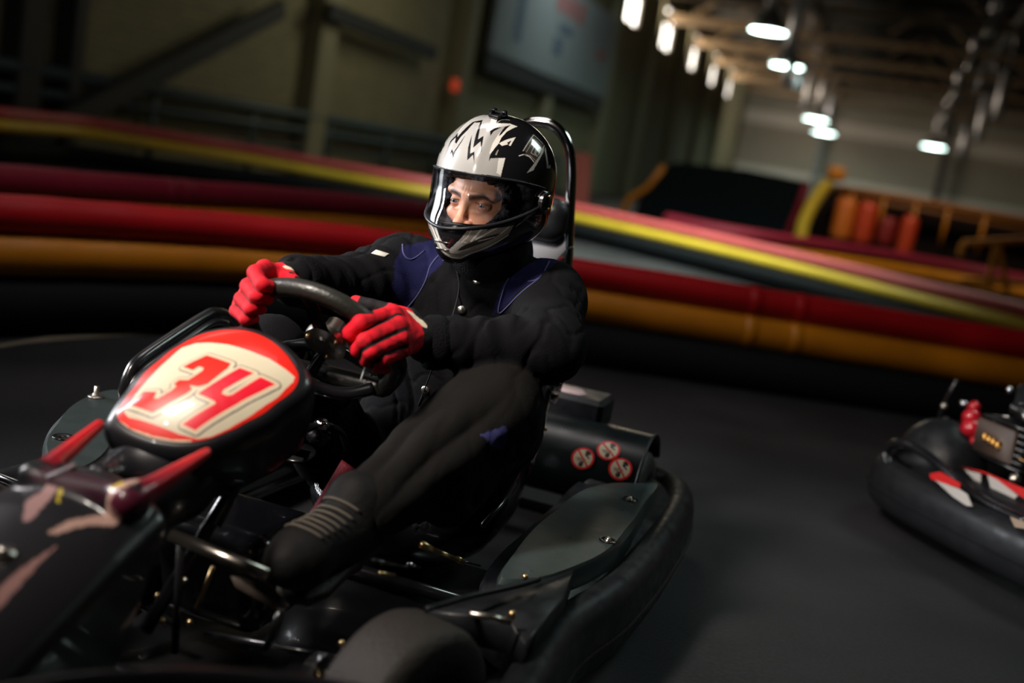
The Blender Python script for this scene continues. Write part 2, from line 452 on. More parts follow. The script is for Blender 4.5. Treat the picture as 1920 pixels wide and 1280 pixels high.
for pl in ([(850, 238), (985, 213), (945, 330), (908, 525), (998, 462), (962, 755), (950, 560), (826, 662), (868, 470), (945, 252), (870, 258)],
           [(815, 440), (782, 750), (852, 720), (850, 915), (828, 775), (732, 858), (748, 660)],
           [(870, 238), (740, 375), (625, 490), (562, 592), (538, 572), (552, 500), (480, 560), (422, 665), (468, 550), (540, 475), (587, 415), (582, 490), (700, 350), (830, 240)],
           [(722, 435), (650, 560), (585, 660), (560, 700), (507, 838), (488, 725), (428, 815), (488, 670), (513, 728), (575, 650), (645, 540)],
           [(262, 620), (300, 565), (370, 530), (372, 620), (325, 700), (305, 755), (290, 705), (262, 680)],
           [(440, 455), (500, 375), (600, 270), (650, 255), (600, 330), (520, 400)]): fill(cA(pl), BLK)
fill(cB([(160, 395), (230, 352), (350, 330), (300, 352), (215, 400), (165, 475)]), BLK)
fill(cB([(400, 322), (492, 292), (350, 440), (300, 475), (320, 430)]), BLK)
fill(cB([(258, 265), (300, 205), (360, 180), (480, 195), (560, 225), (690, 300), (600, 315), (480, 272), (330, 268)]), BLK)
line(cB([(270, 260), (330, 210), (470, 215)]), .010, GRY)
fill(cB([(572, 488), (487, 632), (458, 620), (505, 540), (432, 578), (452, 602), (350, 628), (303, 590), (420, 530)]), WHT)
fill(cB([(300, 690), (265, 775), (240, 770), (275, 700)]), GRY)
fill(cB([(855, 450), (1030, 620), (930, 830), (880, 890), (700, 770), (735, 730), (690, 700)]), BRN)
for pl, w, c in (([(690, 705), (858, 450), (1010, 600)], .0075, SIL), ([(740, 725), (870, 522), (985, 625)], .005, GRY), ([(918, 800), (812, 742), (890, 590), (990, 655)], .005, SIL),
                 ([(915, 780), (872, 740), (922, 640), (985, 672), (930, 772)], .006, SIL), ([(620, 790), (705, 762), (790, 800), (862, 890)], .006, WHT), ([(700, 765), (800, 785), (885, 860)], .006, GRY),
                 ([(875, 770), (945, 650)], .004, SIL)): line(cB(pl), w, c)
fill(cB([(1035, 610), (1012, 730), (850, 1020), (745, 1060), (850, 930), (960, 770), (1005, 640)]), SIL)
fill(cB([(1048, 640), (1068, 760), (1095, 950), (1128, 925), (1122, 988), (1065, 988), (1030, 700)]), SIL)
fill(cC([(60, 130), (85, 180), (230, 320), (270, 500), (400, 700), (440, 722), (480, 690), (600, 570), (700, 395), (1000, 330), (1120, 300), (1440, 230), (1500, 190), (1500, 260), (1380, 470), (1350, 520), (1000, 730), (620, 878), (480, 868), (330, 770), (225, 610), (110, 340)]), GRY)
fill(cC([(80, 170), (200, 300), (290, 620), (400, 760), (560, 800), (760, 700), (640, 640), (590, 580), (480, 700), (440, 730), (400, 715), (285, 520), (225, 320)]), SIL)
fill(cC([(225, 318), (480, 385), (745, 400), (620, 560), (480, 690), (440, 712), (400, 695), (285, 510)]), BLK)
fill(cC([(1010, 440), (1130, 318), (1180, 310), (1110, 400)]), BLK)
fill(cC([(745, 632), (960, 540), (1240, 470), (1120, 560), (900, 650), (650, 740), (560, 745), (640, 680)]), BRN)
for pl, w, c in (([(85, 180), (180, 400), (285, 650), (350, 760), (480, 852), (620, 860), (900, 750), (1360, 505)], .008, WHT), ([(550, 782), (760, 722)], .0035, WHT), ([(340, 730), (470, 800), (640, 818), (980, 690), (1380, 478)], .003, BRN),
                 ([(800, 400), (720, 540), (630, 612), (715, 618)], .0045, WHT), ([(745, 405), (800, 395)], .004, WHT), ([(975, 372), (780, 600)], .014, WHT), ([(850, 572), (1350, 312)], .010, WHT),
                 ([(1420, 275), (1365, 385), (1240, 485)], .009, WHT), ([(890, 600), (1150, 532)], .004, WHT), ([(150, 270), (270, 560)], .004, BRN), ([(205, 300), (275, 570), (250, 560)], .0035, WHT)): line(cC(pl), w, c)
fill(cC([(1772, 40), (1752, 165), (1600, 300), (1465, 382), (1620, 240), (1735, 110)]), SIL)
hole = in_open(HP); cut = HP[:, 2] < (-.128+.42*np.clip(.13-HP[:, 0], 0, .3)-.02*(HP[:, 0] < -.1))
cut = HP[:, 2] < np.interp(HP[:, 0], [-.15, -.05, .03, .07, .11, .15], [-.040, -.060, -.078, -.098, -.116, -.125])
keep = ~(hole | cut)
i, j = np.meshgrid(np.arange(NA), np.arange(NE-1), indexing='ij'); i = i.ravel(); j = j.ravel(); i2 = (i+1) % NA
Q = np.stack([i*NE+j, i2*NE+j, i2*NE+j+1, i*NE+j+1], 1); Q = Q[keep[Q].all(1)]
# crown cap
helmet = bpy.data.objects.new('helmet', None)
def used(V, Q, cl):
    u_ = np.unique(Q); mp = np.full(len(V), -1); mp[u_] = np.arange(len(u_)); return V[u_], mp[Q], cl[u_]
Vh, Qh, Chh = used(h2k(HP), Q, hcol)
g = G(); g.v = [Vh]; g.n = len(Vh); g.f = Qh
helmet = obj('helmet', g, M['paint'], person, col=Chh, label='silver and black full-face helmet with jagged lightning pattern')
g = G(); pole = np.array([k for k in range(NA)]); rim_ = h2k(hsurf(0, 0)); top = HP.reshape(NA, NE, 3)[:, -1]; g.add(h2k(top), [tuple(range(NA))])
obj('crown_cap', g, mat('crown paint', (.2, .2, .19), .2, metal=.4, coat=1), helmet)
# opening boundary
tt = np.linspace(0, 2*PI, 160, endpoint=False); c_, s_ = np.cos(tt), np.sin(tt)
pw = lambda v: np.sign(v)*np.abs(v)**.4
oa = 1.34*pw(c_); ou = open_uc(oa)+open_hh(oa)*pw(s_)
ring0 = hsurf(oa, ou, .0005)
obj('visor_gasket', tube(h2k(ring0), .0042, 8, closed=True), M['blk_plastic'], helmet)
# padding funnel from the opening's rim to the face
def face_open(t, grow=0.):
    c, s = np.cos(t), np.sin(t); u = np.where(s > 0, .050*pw(s), -.060+0*s); u = np.where(s > 0, .046*pw(s), .046*pw(s))
    lw = .070-.036*np.clip(-u/.046, 0, 1)**1.2
    return np.stack([np.full_like(t, .070)-.5*(np.abs(lw*pw(c))**2)/.07*.35, (lw+grow)*pw(c), u+grow*s], 1)
r1 = face_open(tt); nz = .0022*np.sin(tt*23)+.0018*np.sin(tt*41+1); r1[:, 2] += nz*(s_ > .2); r1[:, 1] += .3*nz
inner = ring0*.965; mid = inner*.45+r1*.55; mid[:, 0] += .010
rings = [ring0*.992, inner, mid, r1+np.array([.006, 0, 0]), r1, r1*np.array([1, 1.06, 1.06])-np.array([.012, 0, 0]), r1*np.array([1, 1.1, 1.1])-np.array([.05, 0, 0])]
sub = []
for a_, b_ in zip(rings[:-1], rings[1:]):
    for k in range(3): sub.append(a_+(b_-a_)*k/3)
sub.append(rings[-1])
g = grid_mesh(np.stack([h2k(r) for r in sub], 1), closed_u=True); obj('helmet_lining', g, M['lining'], helmet)
# visor
va = np.linspace(-1.62, 1.62, 120)
vhi = .060-.012*(np.abs(va)/1.62)**3; vlo = -.046+.064*(np.abs(va)/1.62)**1.4
vs = np.linspace(0, 1, 24); VP = np.stack([h2k(hsurf(va, vlo+(vhi-vlo)*s, .0045)) for s in vs], 1)
g = grid_mesh(VP)
mv = bpy.data.materials.new('clear visor'); mv.use_nodes = True; nt = mv.node_tree; N = nt.nodes; L = nt.links; N.remove(N['Principled BSDF'])
tr = N.new('ShaderNodeBsdfTransparent'); tr.inputs[0].default_value = (.86, .86, .88, 1); gl = N.new('ShaderNodeBsdfGlossy'); gl.inputs['Roughness'].default_value = .03
df = N.new('ShaderNodeBsdfDiffuse'); df.inputs[0].default_value = (.7, .75, .95, 1)
fr = N.new('ShaderNodeFresnel'); fr.inputs[0].default_value = 1.5; mx1 = N.new('ShaderNodeMixShader'); mx2 = N.new('ShaderNodeMixShader')
tc = N.new('ShaderNodeTexCoord'); nz_ = N.new('ShaderNodeTexNoise'); nz_.inputs['Scale'].default_value = 26; nz_.inputs['Detail'].default_value = 9; nz_.inputs['Roughness'].default_value = .7
mr = N.new('ShaderNodeMapRange'); mr.inputs['From Min'].default_value = .50; mr.inputs['From Max'].default_value = .85; mr.inputs['To Max'].default_value = .07
L.new(tc.outputs['Object'], nz_.inputs['Vector']); L.new(nz_.outputs['Fac'], mr.inputs['Value'])
L.new(fr.outputs[0], mx1.inputs[0]); L.new(tr.outputs[0], mx1.inputs[1]); L.new(gl.outputs[0], mx1.inputs[2])
L.new(mr.outputs[0], mx2.inputs[0]); L.new(mx1.outputs[0], mx2.inputs[1]); L.new(df.outputs[0], mx2.inputs[2]); L.new(mx2.outputs[0], N['Material Output'].inputs[0])
visor = obj('visor', g, mv, helmet, label='clear glossy face visor, shut')
edge = np.concatenate([VP[:, 0], VP[::-1, -1]]); obj('visor_trim', tube(VP[:, 0], .0036, 8), M['blk_plastic'], visor)
obj('visor_trim', tube(VP[:, -1], .0016, 6), M['blk_plastic'], visor)
for sgn in (1, -1):                                      # side pivots
    p = h2k(hsurf(sgn*1.66, .022, .002)[0]); n = nrm(p-h2k((0, 0, .02)))
    g = lathe([(0, .010), (.017, .010), (.021, .007), (.022, 0), (.022, -.006)], p, n, 28); box(p+n*.011, (.006, .020, .004), frame_of(n), .001, g)
    pv = obj('visor_pivot', g, M['blk_gloss'], helmet, auto=40)
    for k in (-1, 1): obj('screw', lathe([(0, .003), (.0035, .002), (.0035, 0)], p+n*.0105+HU*.012*k, n, 10), M['gold'], pv)
# chin vent
vg = G()
for k in range(2): sweep(h2k(hsurf(np.linspace(-.16+.05*k, .16-.05*k, 12), -.072-.014*k, .0006)), [(-.0008, -.0012), (.0008, -.0012), (.0008, .0012), (-.0008, .0012)], g=vg)
obj('chin_vent', vg, M['blk_gloss'], helmet)
# camera mount on the crown
ct = px_on_helmet(925, 220); pc = h2k(hray(HC, nrm(np.array([.028, .012, .15]))[None])[0]); nn = nrm(pc-h2k(HC)); s, u_, a_ = frame_of(nn, HF)
g = box(pc+nn*.003, (.034, .024, .006), [HF-nn*(HF@nn), np.cross(nn, HF), nn], .0015)
R3 = [nrm(HF-nn*(HF@nn)), nrm(np.cross(nn, HF)), nn]
for k in (-1, 1): box(pc+nn*.010+R3[1]*.012*k, (.018, .008, .010), R3, .002, g)
tube([pc+nn*.010-R3[1]*.018, pc+nn*.010+R3[1]*.018], .0025, 8, g=g)
obj('camera_mount', g, M['blk_gloss'], helmet, auto=40)

# ---------------- head
def head_d(q):
    q = np.asarray(q, np.float32); qa = q.copy(); qa[:, 1] = np.abs(qa[:, 1])
    d = ell_d(q, (-.012, 0, .035), (.092, .074, .088))
    d = smin(d, ell_d(q, (.022, 0, -.035), (.056, .056, .080)), .025)               # face block
    d = smin(d, ell_d(q, (.026, 0, -.080), (.038, .032, .020)), .02)                # chin
    d = smin(d, seg_d(q, (-.03, 0, -.07), (-.05, 0, -.12), .045, .040), .03)        # neck
    d = smin(d, seg_d(qa, (.0755, .006, .0165), (.063, .048, .021), .0098, .0088), .012)  # brow ridge
    d = smin(d, ell_d(qa, (.050, .046, -.026), (.018, .017, .014)), .018)           # cheekbone
    d = smax(d, -ell_d(qa, (.089, .033, .000), (.020, .0185, .0125)), .009)         # socket
    d = smin(d, seg_d(q, (.076, 0, .014), (.0945, 0, -.032), .0060, .0085), .010)   # nose bridge
    d = smin(d, ell_d(q, (.0945, 0, -.036), (.0125, .0108, .0092)), .006)            # nose tip
    d = smin(d, ell_d(qa, (.083, .0135, -.0385), (.0105, .0068, .0075)), .005)       # wings
    d = smax(d, -ell_d(qa, (.089, .0068, -.0455), (.006, .0035, .004)), .003)       # nostril
    d = smin(d, seg_d(qa, (.079, 0, -.071), (.070, .022, -.075), .0060, .003), .005)  # upper lip
    d = smin(d, seg_d(qa, (.077, 0, -.083), (.069, .020, -.079), .0068, .003), .005)  # lower lip
    d = smin(d, ell_d(qa, (-.010, .077, -.004), (.016, .007, .030)), .006)           # ear
    # lids over the eyeball
    eo = np.array([.0625, .0325, 0], np.float32); lid = np.sqrt(((qa-eo)**2).sum(-1))-.0142
    w = np.clip(1-((qa[:, 1]-.0325)/.0150)**2, 0, 1); up_ = qa[:, 2]-(.0024*w-.0012*(qa[:, 1]-.0325)/.015); lo_ = -qa[:, 2]-(.0034*w)
    slit = np.maximum(up_, lo_); lid = np.maximum(lid, -np.maximum(slit*.9, eo[0]-qa[:, 0]))
    d = smin(d, lid, .0022)
    d = d-.0012*np.exp(-((qa[:, 1]-.0325)/.016)**2-((qa[:, 2]+.0135)/.003)**2)*(q[:, 0] > .05)    # lower lid bag
    d = d+.0007*np.exp(-((q[:, 1]-.006)/.0018)**2-((q[:, 2]-.026)/.009)**2)+.0007*np.exp(-((q[:, 1]+.007)/.0018)**2-((q[:, 2]-.026)/.009)**2)
    return d-.0003*snoise(q, 260, 5)
g = sdf_mesh(head_d, (-.115, -.09, -.16), (.118, .09, .135), .0015); V = g.v[0]
f_, l_, u_ = V.T; la = np.abs(l_)
c = np.tile(np.array([.66, .33, .19]), (len(V), 1))
def blend(w, col): global c; w = np.clip(w, 0, 1)[:, None]; c = c*(1-w)+np.array(col)*w
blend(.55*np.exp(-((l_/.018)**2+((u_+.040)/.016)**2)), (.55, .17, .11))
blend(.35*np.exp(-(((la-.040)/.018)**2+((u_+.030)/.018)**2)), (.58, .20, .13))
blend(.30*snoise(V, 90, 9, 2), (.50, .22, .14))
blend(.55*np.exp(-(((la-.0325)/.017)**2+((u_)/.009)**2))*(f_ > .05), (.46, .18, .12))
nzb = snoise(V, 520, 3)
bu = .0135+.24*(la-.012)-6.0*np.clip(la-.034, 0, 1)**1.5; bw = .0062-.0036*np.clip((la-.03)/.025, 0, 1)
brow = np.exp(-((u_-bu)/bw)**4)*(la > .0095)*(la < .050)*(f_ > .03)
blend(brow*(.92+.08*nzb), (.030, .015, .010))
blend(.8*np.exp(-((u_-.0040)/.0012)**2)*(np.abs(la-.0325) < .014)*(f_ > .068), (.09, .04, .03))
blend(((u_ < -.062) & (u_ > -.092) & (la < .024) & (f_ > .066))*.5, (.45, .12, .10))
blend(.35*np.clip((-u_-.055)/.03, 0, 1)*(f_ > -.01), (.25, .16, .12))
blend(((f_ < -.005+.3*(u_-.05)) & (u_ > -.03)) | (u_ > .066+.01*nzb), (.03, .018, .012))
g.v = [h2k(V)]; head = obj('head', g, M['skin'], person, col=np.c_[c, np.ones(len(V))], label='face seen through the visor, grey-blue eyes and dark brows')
gaze = nrm([1, -.03, -.02])
for sg in (1, -1):
    o = np.array([.0625, .0325*sg, 0]); th = np.linspace(0, PI, 60); ph = np.linspace(0, 2*PI, 64, endpoint=False)
    s, u2, a2 = frame_of(gaze); P = np.array([[o+.0122*(math.cos(t)*a2+math.sin(t)*(math.cos(p)*s+math.sin(p)*u2)) for t in th] for p in ph])
    T = np.tile(th, (64, 1)).ravel(); cc = np.tile(np.array([.40, .34, .31, 1.]), (len(T), 1))
    cc[T < .50, :3] = (.13, .16, .17); cc[(T < .50) & (T > .43), :3] = (.04, .05, .06); cc[T < .20, :3] = (.003, .003, .003)
    obj('eye', grid_mesh(np.array([h2k(r) for r in P]), closed_u=True), M['eye'], head, col=cc)

# ---------------- coverall (one continuous garment)
ShR = at(757, 508, d=2.28); ShL = at(1025, 562, d=2.22); NB = at(918, 512, d=2.30)
ElL = at(1028, 650, d=2.01); WrL = at(812, 642, d=1.95); ElR = at(648, 540, d=2.17); WrR = at(556, 526, d=1.98)
HipL = np.array([-.30, .165, .17]); HipR = np.array([-.30, -.03, .17]); KnL = at(926, 764, d=1.98); AnL = at(676, 962, d=1.78)
KnR = at(505, 668, y=-.15); AnR = np.array([.30, -.14, .20])
SM = (ShL+ShR)/2; PEL = np.array([-.32, .07, .17]); BEL = at(815, 712, d=2.33)
ax = nrm(ShL-ShR); tz = nrm(NB-PEL); tx = nrm(np.cross(ax, tz)); tz = np.cross(tx, ax); TR = np.array([tx, ax, tz])
def limb_fold(P, a, b, amp, fr, ph, seed):
    ba = b-a; L2 = float(ba@ba); t = ((P-a)@ba.astype(np.float32))/L2; q = P-a-t[:, None]*ba
    s, u2, _ = frame_of(ba); ang = np.arctan2(q@u2.astype(np.float32), q@s.astype(np.float32))
    return amp*np.sin(2*PI*fr*t+ph+1.4*np.sin(ang+seed)+.8*np.sin(2*ang+seed*2))*np.clip(1-(2*t-1)**4, 0, 1)
DR0, DR1 = at(936, 812, d=2.01), at(838, 935, d=1.90)
def limb_ridge(P, a, b, amp, k, tw):
    ba = b-a; t = ((P-a)@ba.astype(np.float32))/float(ba@ba); q = P-a-t[:, None]*ba; s, u2, _ = frame_of(ba)
    ang = np.arctan2(q@u2.astype(np.float32), q@s.astype(np.float32)); w = np.abs(np.sin(.5*k*ang+tw*t+.35*np.sin(6*t+ang)))
    return amp*(.6-w)*np.clip(1.25-np.abs(2*t-1), 0, 1)
def body_d(P):
    P = np.asarray(P, np.float32)
    d = ell_d(P, SM+tz*-.115-tx*.02, (.115, .175, .175), TR)
    d = smin(d, ell_d(P, (BEL+PEL)/2+np.array([-.03, 0, .03]), (.13, .165, .17), TR), .06)
    d = smin(d, ell_d(P, PEL, (.15, .17, .12)), .06)
    d = smin(d, seg_d(P, ShR, ShL, .070, .074), .05)
    d = smin(d, seg_d(P, NB-tz*.05, NB+tz*.045, .098, .083), .035)
    a = seg_d(P, ShL, ElL, .076, .060)+limb_fold(P, ShL, ElL, .0028, 3.6, .4, 1.)
    a = smin(a, seg_d(P, ElL, WrL, .058, .046)+limb_fold(P, ElL, WrL, .0028, 4.2, 1.4, 2.), .045)
    b = seg_d(P, ShR, ElR, .074, .062)+limb_fold(P, ShR, ElR, .0034, 3.2, 2.2, 3.)
    b = smin(b, seg_d(P, ElR, WrR, .058, .046)+limb_fold(P, ElR, WrR, .0028, 3.8, .2, .5), .02)
    d = smin(d, a, .030); d = smin(d, b, .030)
    l = seg_d(P, HipL, KnL, .102, .080)+limb_fold(P, HipL, KnL, .004, 2.5, .1, 2.)
    l = smin(l, seg_d(P, KnL, AnL, .088, .058)+limb_ridge(P, KnL, AnL, .0125, 7, 1.6)+limb_fold(P, KnL, AnL, .0025, 2.9, .7, 1.7), .03)
    l = smin(l, seg_d(P, DR0, DR1, .072, .050)+limb_ridge(P, DR0, DR1, .009, 6, 2.2), .045)
    r = seg_d(P, HipR, KnR, .10, .078)+limb_fold(P, HipR, KnR, .004, 2.5, .9, 1.)
    r = smin(r, seg_d(P, KnR, AnR, .070, .058)+limb_fold(P, KnR, AnR, .004, 3, .2, 2.), .03)
    d = smin(d, smin(l, r, .02), .014)
    wl_ = np.clip((np.minimum(seg_d(P, HipL, KnL, .1, .09), seg_d(P, KnL, AnL, .09, .08)))/.03, 0, 1)*.7+.3
    n = snoise(P*np.array([1, 1, .8], np.float32), 30, 11, 2); n2 = snoise(P*np.array([1, 1, .30], np.float32), 75, 12); n3 = snoise(P*np.array([.5, 1, .8], np.float32), 52, 17)
    d = d+wl_*(.0040*np.exp(-(n/.09)**2)+.0028*np.exp(-(n3/.09)**2))+.0010*n2-.0012
    d = np.maximum(d, -((P-AnL)@nrm(KnL-AnL).astype(np.float32))-.012)
    hq = (P-HO.astype(np.float32)) @ HR.T.astype(np.float32)
    return np.maximum(d, -seg_d(P, NB+tz*.02, NB+tz*.30, .070, .070))
allp = np.array([ShR, ShL, ElL, WrL, ElR, WrR, HipL, HipR, KnL, AnL, KnR, AnR, PEL, NB])
g = sdf_mesh(body_d, allp.min(0)-.17, allp.max(0)+.13, .0042); V = g.v[0]
def yz(pts, x=None, y=None, d=None):
    return [tuple((at(a, b, x=x)[[1, 2]] if x is not None else at(a, b, y=y)[[0, 2]])) for a, b in pts]
cc = np.tile(np.array([.0050, .0050, .0058, 1.]), (len(V), 1)); NAVY = (.009, .0095, .040)
V32 = V.astype(np.float32); dl_ = np.min([seg_d(V32, HipL, KnL, .10, .085), seg_d(V32, KnL, AnL, .088, .058), seg_d(V32, DR0, DR1, .072, .05)], 0); dm_ = np.min([seg_d(V32, ShL, ElL, .076, .060), seg_d(V32, ElL, WrL, .058, .046)], 0); legs = (dl_ < .02) & (dl_ < dm_); cc[legs, :3] = (.0095, .0088, .0082)  # leg cloth coloured lighter and warmer, as if under low warm light
front = (V[:, 0] > SM[0]-.06) & (V[:, 0] < SM[0]+.15) & (np.minimum(seg_d(V.astype(np.float32), ElL, WrL, .07, .06), seg_d(V.astype(np.float32), ElR, WrR, .07, .06)) > 0)
pR = yz([(755, 462), (800, 448), (838, 462), (838, 486), (805, 520), (778, 560), (750, 592), (744, 575), (758, 520)], x=SM[0]+.07)
pL = yz([(1035, 490), (1000, 484), (968, 505), (946, 535), (932, 588), (950, 576), (978, 545), (1012, 522)], x=SM[0]+.05)
for pl in (pR, pL): cc[inpoly(V[:, 1], V[:, 2], pl) & front, :3] = NAVY
BV = BVHTree.FromPolygons(V.tolist(), g.f.tolist())
def hit(a, b):
    h = BV.ray_cast(Vector(CAMK), Vector(nrm(at(a, b, d=2.)-CAMK)), 4.)[0]; return (h[0], h[2]) if h else (9, 9)
pp = [hit(a, b) for a, b in ((900, 814), (948, 798), (946, 846), (922, 838))]; cc[inpoly(V[:, 0], V[:, 2], pp) & (V[:, 1] > .15), :3] = (.05, .052, .16)
coverall = obj('coverall', g, M['cloth'], person, col=cc, label='black coverall with navy shoulder yokes and loose folded sleeves')
def on(bvh, px, py, off=0.):
    o = Vector(CAMK); d = Vector(nrm(at(px, py, d=2.)-CAMK)); h = bvh.ray_cast(o, d, 4.)
    if h[0] is None: return at(px, py, d=2.2), -np.array(d)
    n = np.array(h[1]); n = n if n@np.array(d) < 0 else -n
    return np.array(h[0])+n*off, n
for px, py in ((895, 526), (866, 580), (798, 730)):
    p, n = on(BV, px, py); n = nrm(n*.5-nrm(p-CAMK)*.5)
    obj('snap_button', lathe([(0, .0055), (.0064, .0052), (.0083, .0038), (.0088, .001), (.0088, -.004)], p, n, 24), M['btn'], coverall)
for pts in ([(755, 458), (756, 475), (765, 486), (778, 484), (796, 470)], [(838, 468), (822, 480), (806, 500), (800, 522), (782, 556), (750, 592)], [(1030, 490), (1012, 522), (990, 528)],
            [(1012, 522), (978, 548), (950, 577), (933, 588), (944, 545), (950, 528), (968, 505)]):
    P = np.array([on(BV, a, b, .0008)[0] for a, b in smooth_path([(x, y, 0) for x, y in pts], 4)[:, :2]])
    for _ in range(2): P[1:-1] = (P[:-2]+P[1:-1]*2+P[2:])/4
    obj('piping', tube(P, .0018, 6), M['piping'], coverall)
P = np.array([on(BV, a, b, .001)[0] for a, b in smooth_path([(850, 492, 0), (862, 530, 0), (850, 590, 0), (815, 680, 0), (785, 760, 0)], 5)[:, :2]])
for _ in range(3): P[1:-1] = (P[:-2]+P[1:-1]*2+P[2:])/4
obj('front_placket', tube(P, .0016, 6), M['cloth'], coverall, col=np.tile((.02, .02, .021, 1), (len(P)*6, 1)))
p, n = on(BV, 842, 488, .003); obj('zip_puller', bar(p-np.array([0, .012, .004]), p+np.array([0, .012, .006]), .008, .004, .001), M['btn'], coverall)
p, n = on(BV, 712, 475, .002); s, u2, a2 = frame_of(n)
gb = slab([p+s*x+u2*y for x, y in ((-.017, -.004), (.012, -.007), (.019, .003), (-.010, .007))], .003, n, .001); obj('shoulder_badge', gb, mat('pale badge', (.45, .43, .38), .6), coverall)
# cuffs
for W, E, r in ((WrL, ElL, .049), (WrR, ElR, .048)):
    t = nrm(E-W); pr = [(r-.012, -.016), (r-.004, -.016), (r, -.010), (r+.001, .010), (r-.003, .026)]
    obj('cuff', lathe([(a, b) for a, b in pr], W, t, 36), M['knit'], coverall)
# neck: knitted gaiter
pts = [NB-tz*.03, NB+tz*.02, NB*.5+h2k((-.02, 0, -.09))*.5, h2k((-.015, 0, -.075)), h2k((-.01, 0, -.03))]
P = smooth_path(pts, 5); rr = np.interp(np.linspace(0, 1, len(P)), [0, .2, .5, .8, 1], [.066, .072, .079, .080, .076])+.0012*np.sin(np.arange(len(P))*2.1)
obj('neck_gaiter', tube(P, rr, 48), M['knit'], person)

# ---------------- steering wheel frame (shared with the kart)
SWC = at(606, 650, d=1.93); SWU = nrm([.66, 0, .75]); SWY = np.array([0., 1., 0.]); SWN = np.cross(SWY, SWU)   # normal faces away from the driver: up and forward
SWN = SWN if SWN[0] > 0 else -SWN
SWR = .146
def rimpt(phi):
    c, s = math.cos(phi), math.sin(phi); r = SWR*(1 if s > 0 else 1-.10*min(1, -s/.5))
    if s < -.62: r = min(r, SWR*.56/-s)
    return SWC+r*(c*SWY+s*SWU)

# ---------------- gloves
def glove(name, fing, palm, wrist, thumb, label, box_lo, box_hi, label_at, gw=.0042):
    def parts(P):
        fs = []
        for ch, r in fing:
            d = None
            for (a, b), (ra, rb) in zip(zip(ch[:-1], ch[1:]), zip(r[:-1], r[1:])):
                x = seg_d(P, a, b, ra, rb); d = x if d is None else smin(d, x, .004)
            fs.append(d)
        return fs
    def hand(P):
        fs = parts(P); d = fs[0]
        for f in fs[1:]: d = smin(d, f, .0028)
        p = None
        for a, b, ra, rb in palm: x = seg_d(P, a, b, ra, rb); p = x if p is None else smin(p, x, .016)
        d = smin(d, p, .008)
        w = seg_d(P, wrist[0], wrist[1], wrist[2], wrist[3]); d = smin(d, w, .018)
        t = None
        for (a, b), (ra, rb) in zip(zip(thumb[0][:-1], thumb[0][1:]), zip(thumb[1][:-1], thumb[1][1:])):
            x = seg_d(P, a, b, ra, rb); t = x if t is None else smin(t, x, .004)
        d = smin(d, t, .009)
        return d-.0007*snoise(P, 170, 7, 2)
    g = sdf_mesh(hand, box_lo, box_hi, .0017); V = g.v[0].astype(np.float32)
    fs = np.sort(np.stack(parts(V), 1), 1); c = np.tile(np.array([.60, .004, .016]), (len(V), 1))
    nz = snoise(V, 110, 21, 2); c *= (1+.30*nz)[:, None]; c = c*(1-.35*np.exp(-(snoise(V, 60, 33, 2)/.10)**2))[:, None]  # tone variation, plus random dark lines painted in as crease shade
    MCPs = np.array([f[0][0] for f in fing]); pc = MCPs.mean(0); wd = nrm(wrist[1]-pc)
    along = (V-pc)@wd.astype(np.float32)
    gap = (fs[:, 1]-fs[:, 0] < gw) & (fs[:, 1] < .0075) & (along < .003)
    K = (.006, .005, .006)
    c[gap] = K
    palm_side = ((V-rimc_of(V)) **2).sum(1) < .0208**2
    c[palm_side] = K
    dw = (V-wrist[0])@nrm(wrist[1]-wrist[0]).astype(np.float32); cuff = dw > -.026+.006*nz
    c[cuff] = K; c[cuff & (nz > .75)] = (.30, .008, .02)
    dl = np.sqrt((((V-label_at[0])@np.array(label_at[1]).T.astype(np.float32)/np.array(label_at[2]))**2).sum(1)); c[dl < 1] = (.62, .52, .40)
    tp = np.min(np.stack([seg_d(V, a, b, .0, .0) for a, b in zip(thumb[0][:-1], thumb[0][1:])]), 0)
    th = (tp < .0135) & (fs[:, 0] > .004); c[th] = K
    tipd = np.sqrt(((V-thumb[0][-1])**2).sum(1)); c[(tipd < .013)] = (.55, .012, .025)
    return obj(name, g, M['glove'], person, col=np.c_[c, np.ones(len(V))], label=label)
RIMP = np.array([rimpt(t) for t in np.linspace(0, 2*PI, 240, endpoint=False)], np.float32)
def rimc_of(V):
    o = np.empty_like(V)
    for i in range(0, len(V), 20000):
        d = ((V[i:i+20000, None]-RIMP[None, ::2])**2).sum(-1); o[i:i+20000] = RIMP[::2][d.argmin(1)]
    return o
fr = [.0118, .0112, .0104, .0092]
T = lambda l: [at(x, y, d=d) for x, y, d in l]
# driver's left hand (right in the picture)
Lf = [([*T([(736, 588, 1.865), (676, 606, 1.800), (657, 624, 1.812), (668, 648, 1.860)])], [.0150, .0142, .0126, .0105]),
      ([*T([(744, 610, 1.848), (684, 640, 1.785), (672, 656, 1.805), (690, 668, 1.855)])], [.0150, .0142, .0126, .0105]),
      ([*T([(750, 634, 1.843), (696, 660, 1.785), (688, 674, 1.81), (706, 682, 1.855)])], [.0145, .0136, .0120, .0100]),
      ([*T([(754, 656, 1.850), (714, 676, 1.800), (706, 686, 1.825), (722, 692, 1.86)])], [.0132, .0124, .0108, .0090])]
wL = T([(788, 634, 1.925), (828, 642, 1.965)])
palmL = [(Lf[0][0][0], wL[0], .0145, .021), (Lf[1][0][0], wL[0], .0150, .021), (Lf[2][0][0], wL[0], .0145, .021), (Lf[3][0][0], wL[0], .0130, .021), (*T([(735, 592, 1.89), (765, 600, 1.92)]), .018, .020)]
thL = (T([(768, 596, 1.935), (730, 582, 1.930), (696, 572, 1.935), (666, 564, 1.94)]), [.018, .0130, .0115, .010])
pts = np.array([p for f, _ in Lf for p in f]+wL+thL[0])
nL = nrm(CAMK-wL[0]); lpos = at(778, 598, d=1.905)
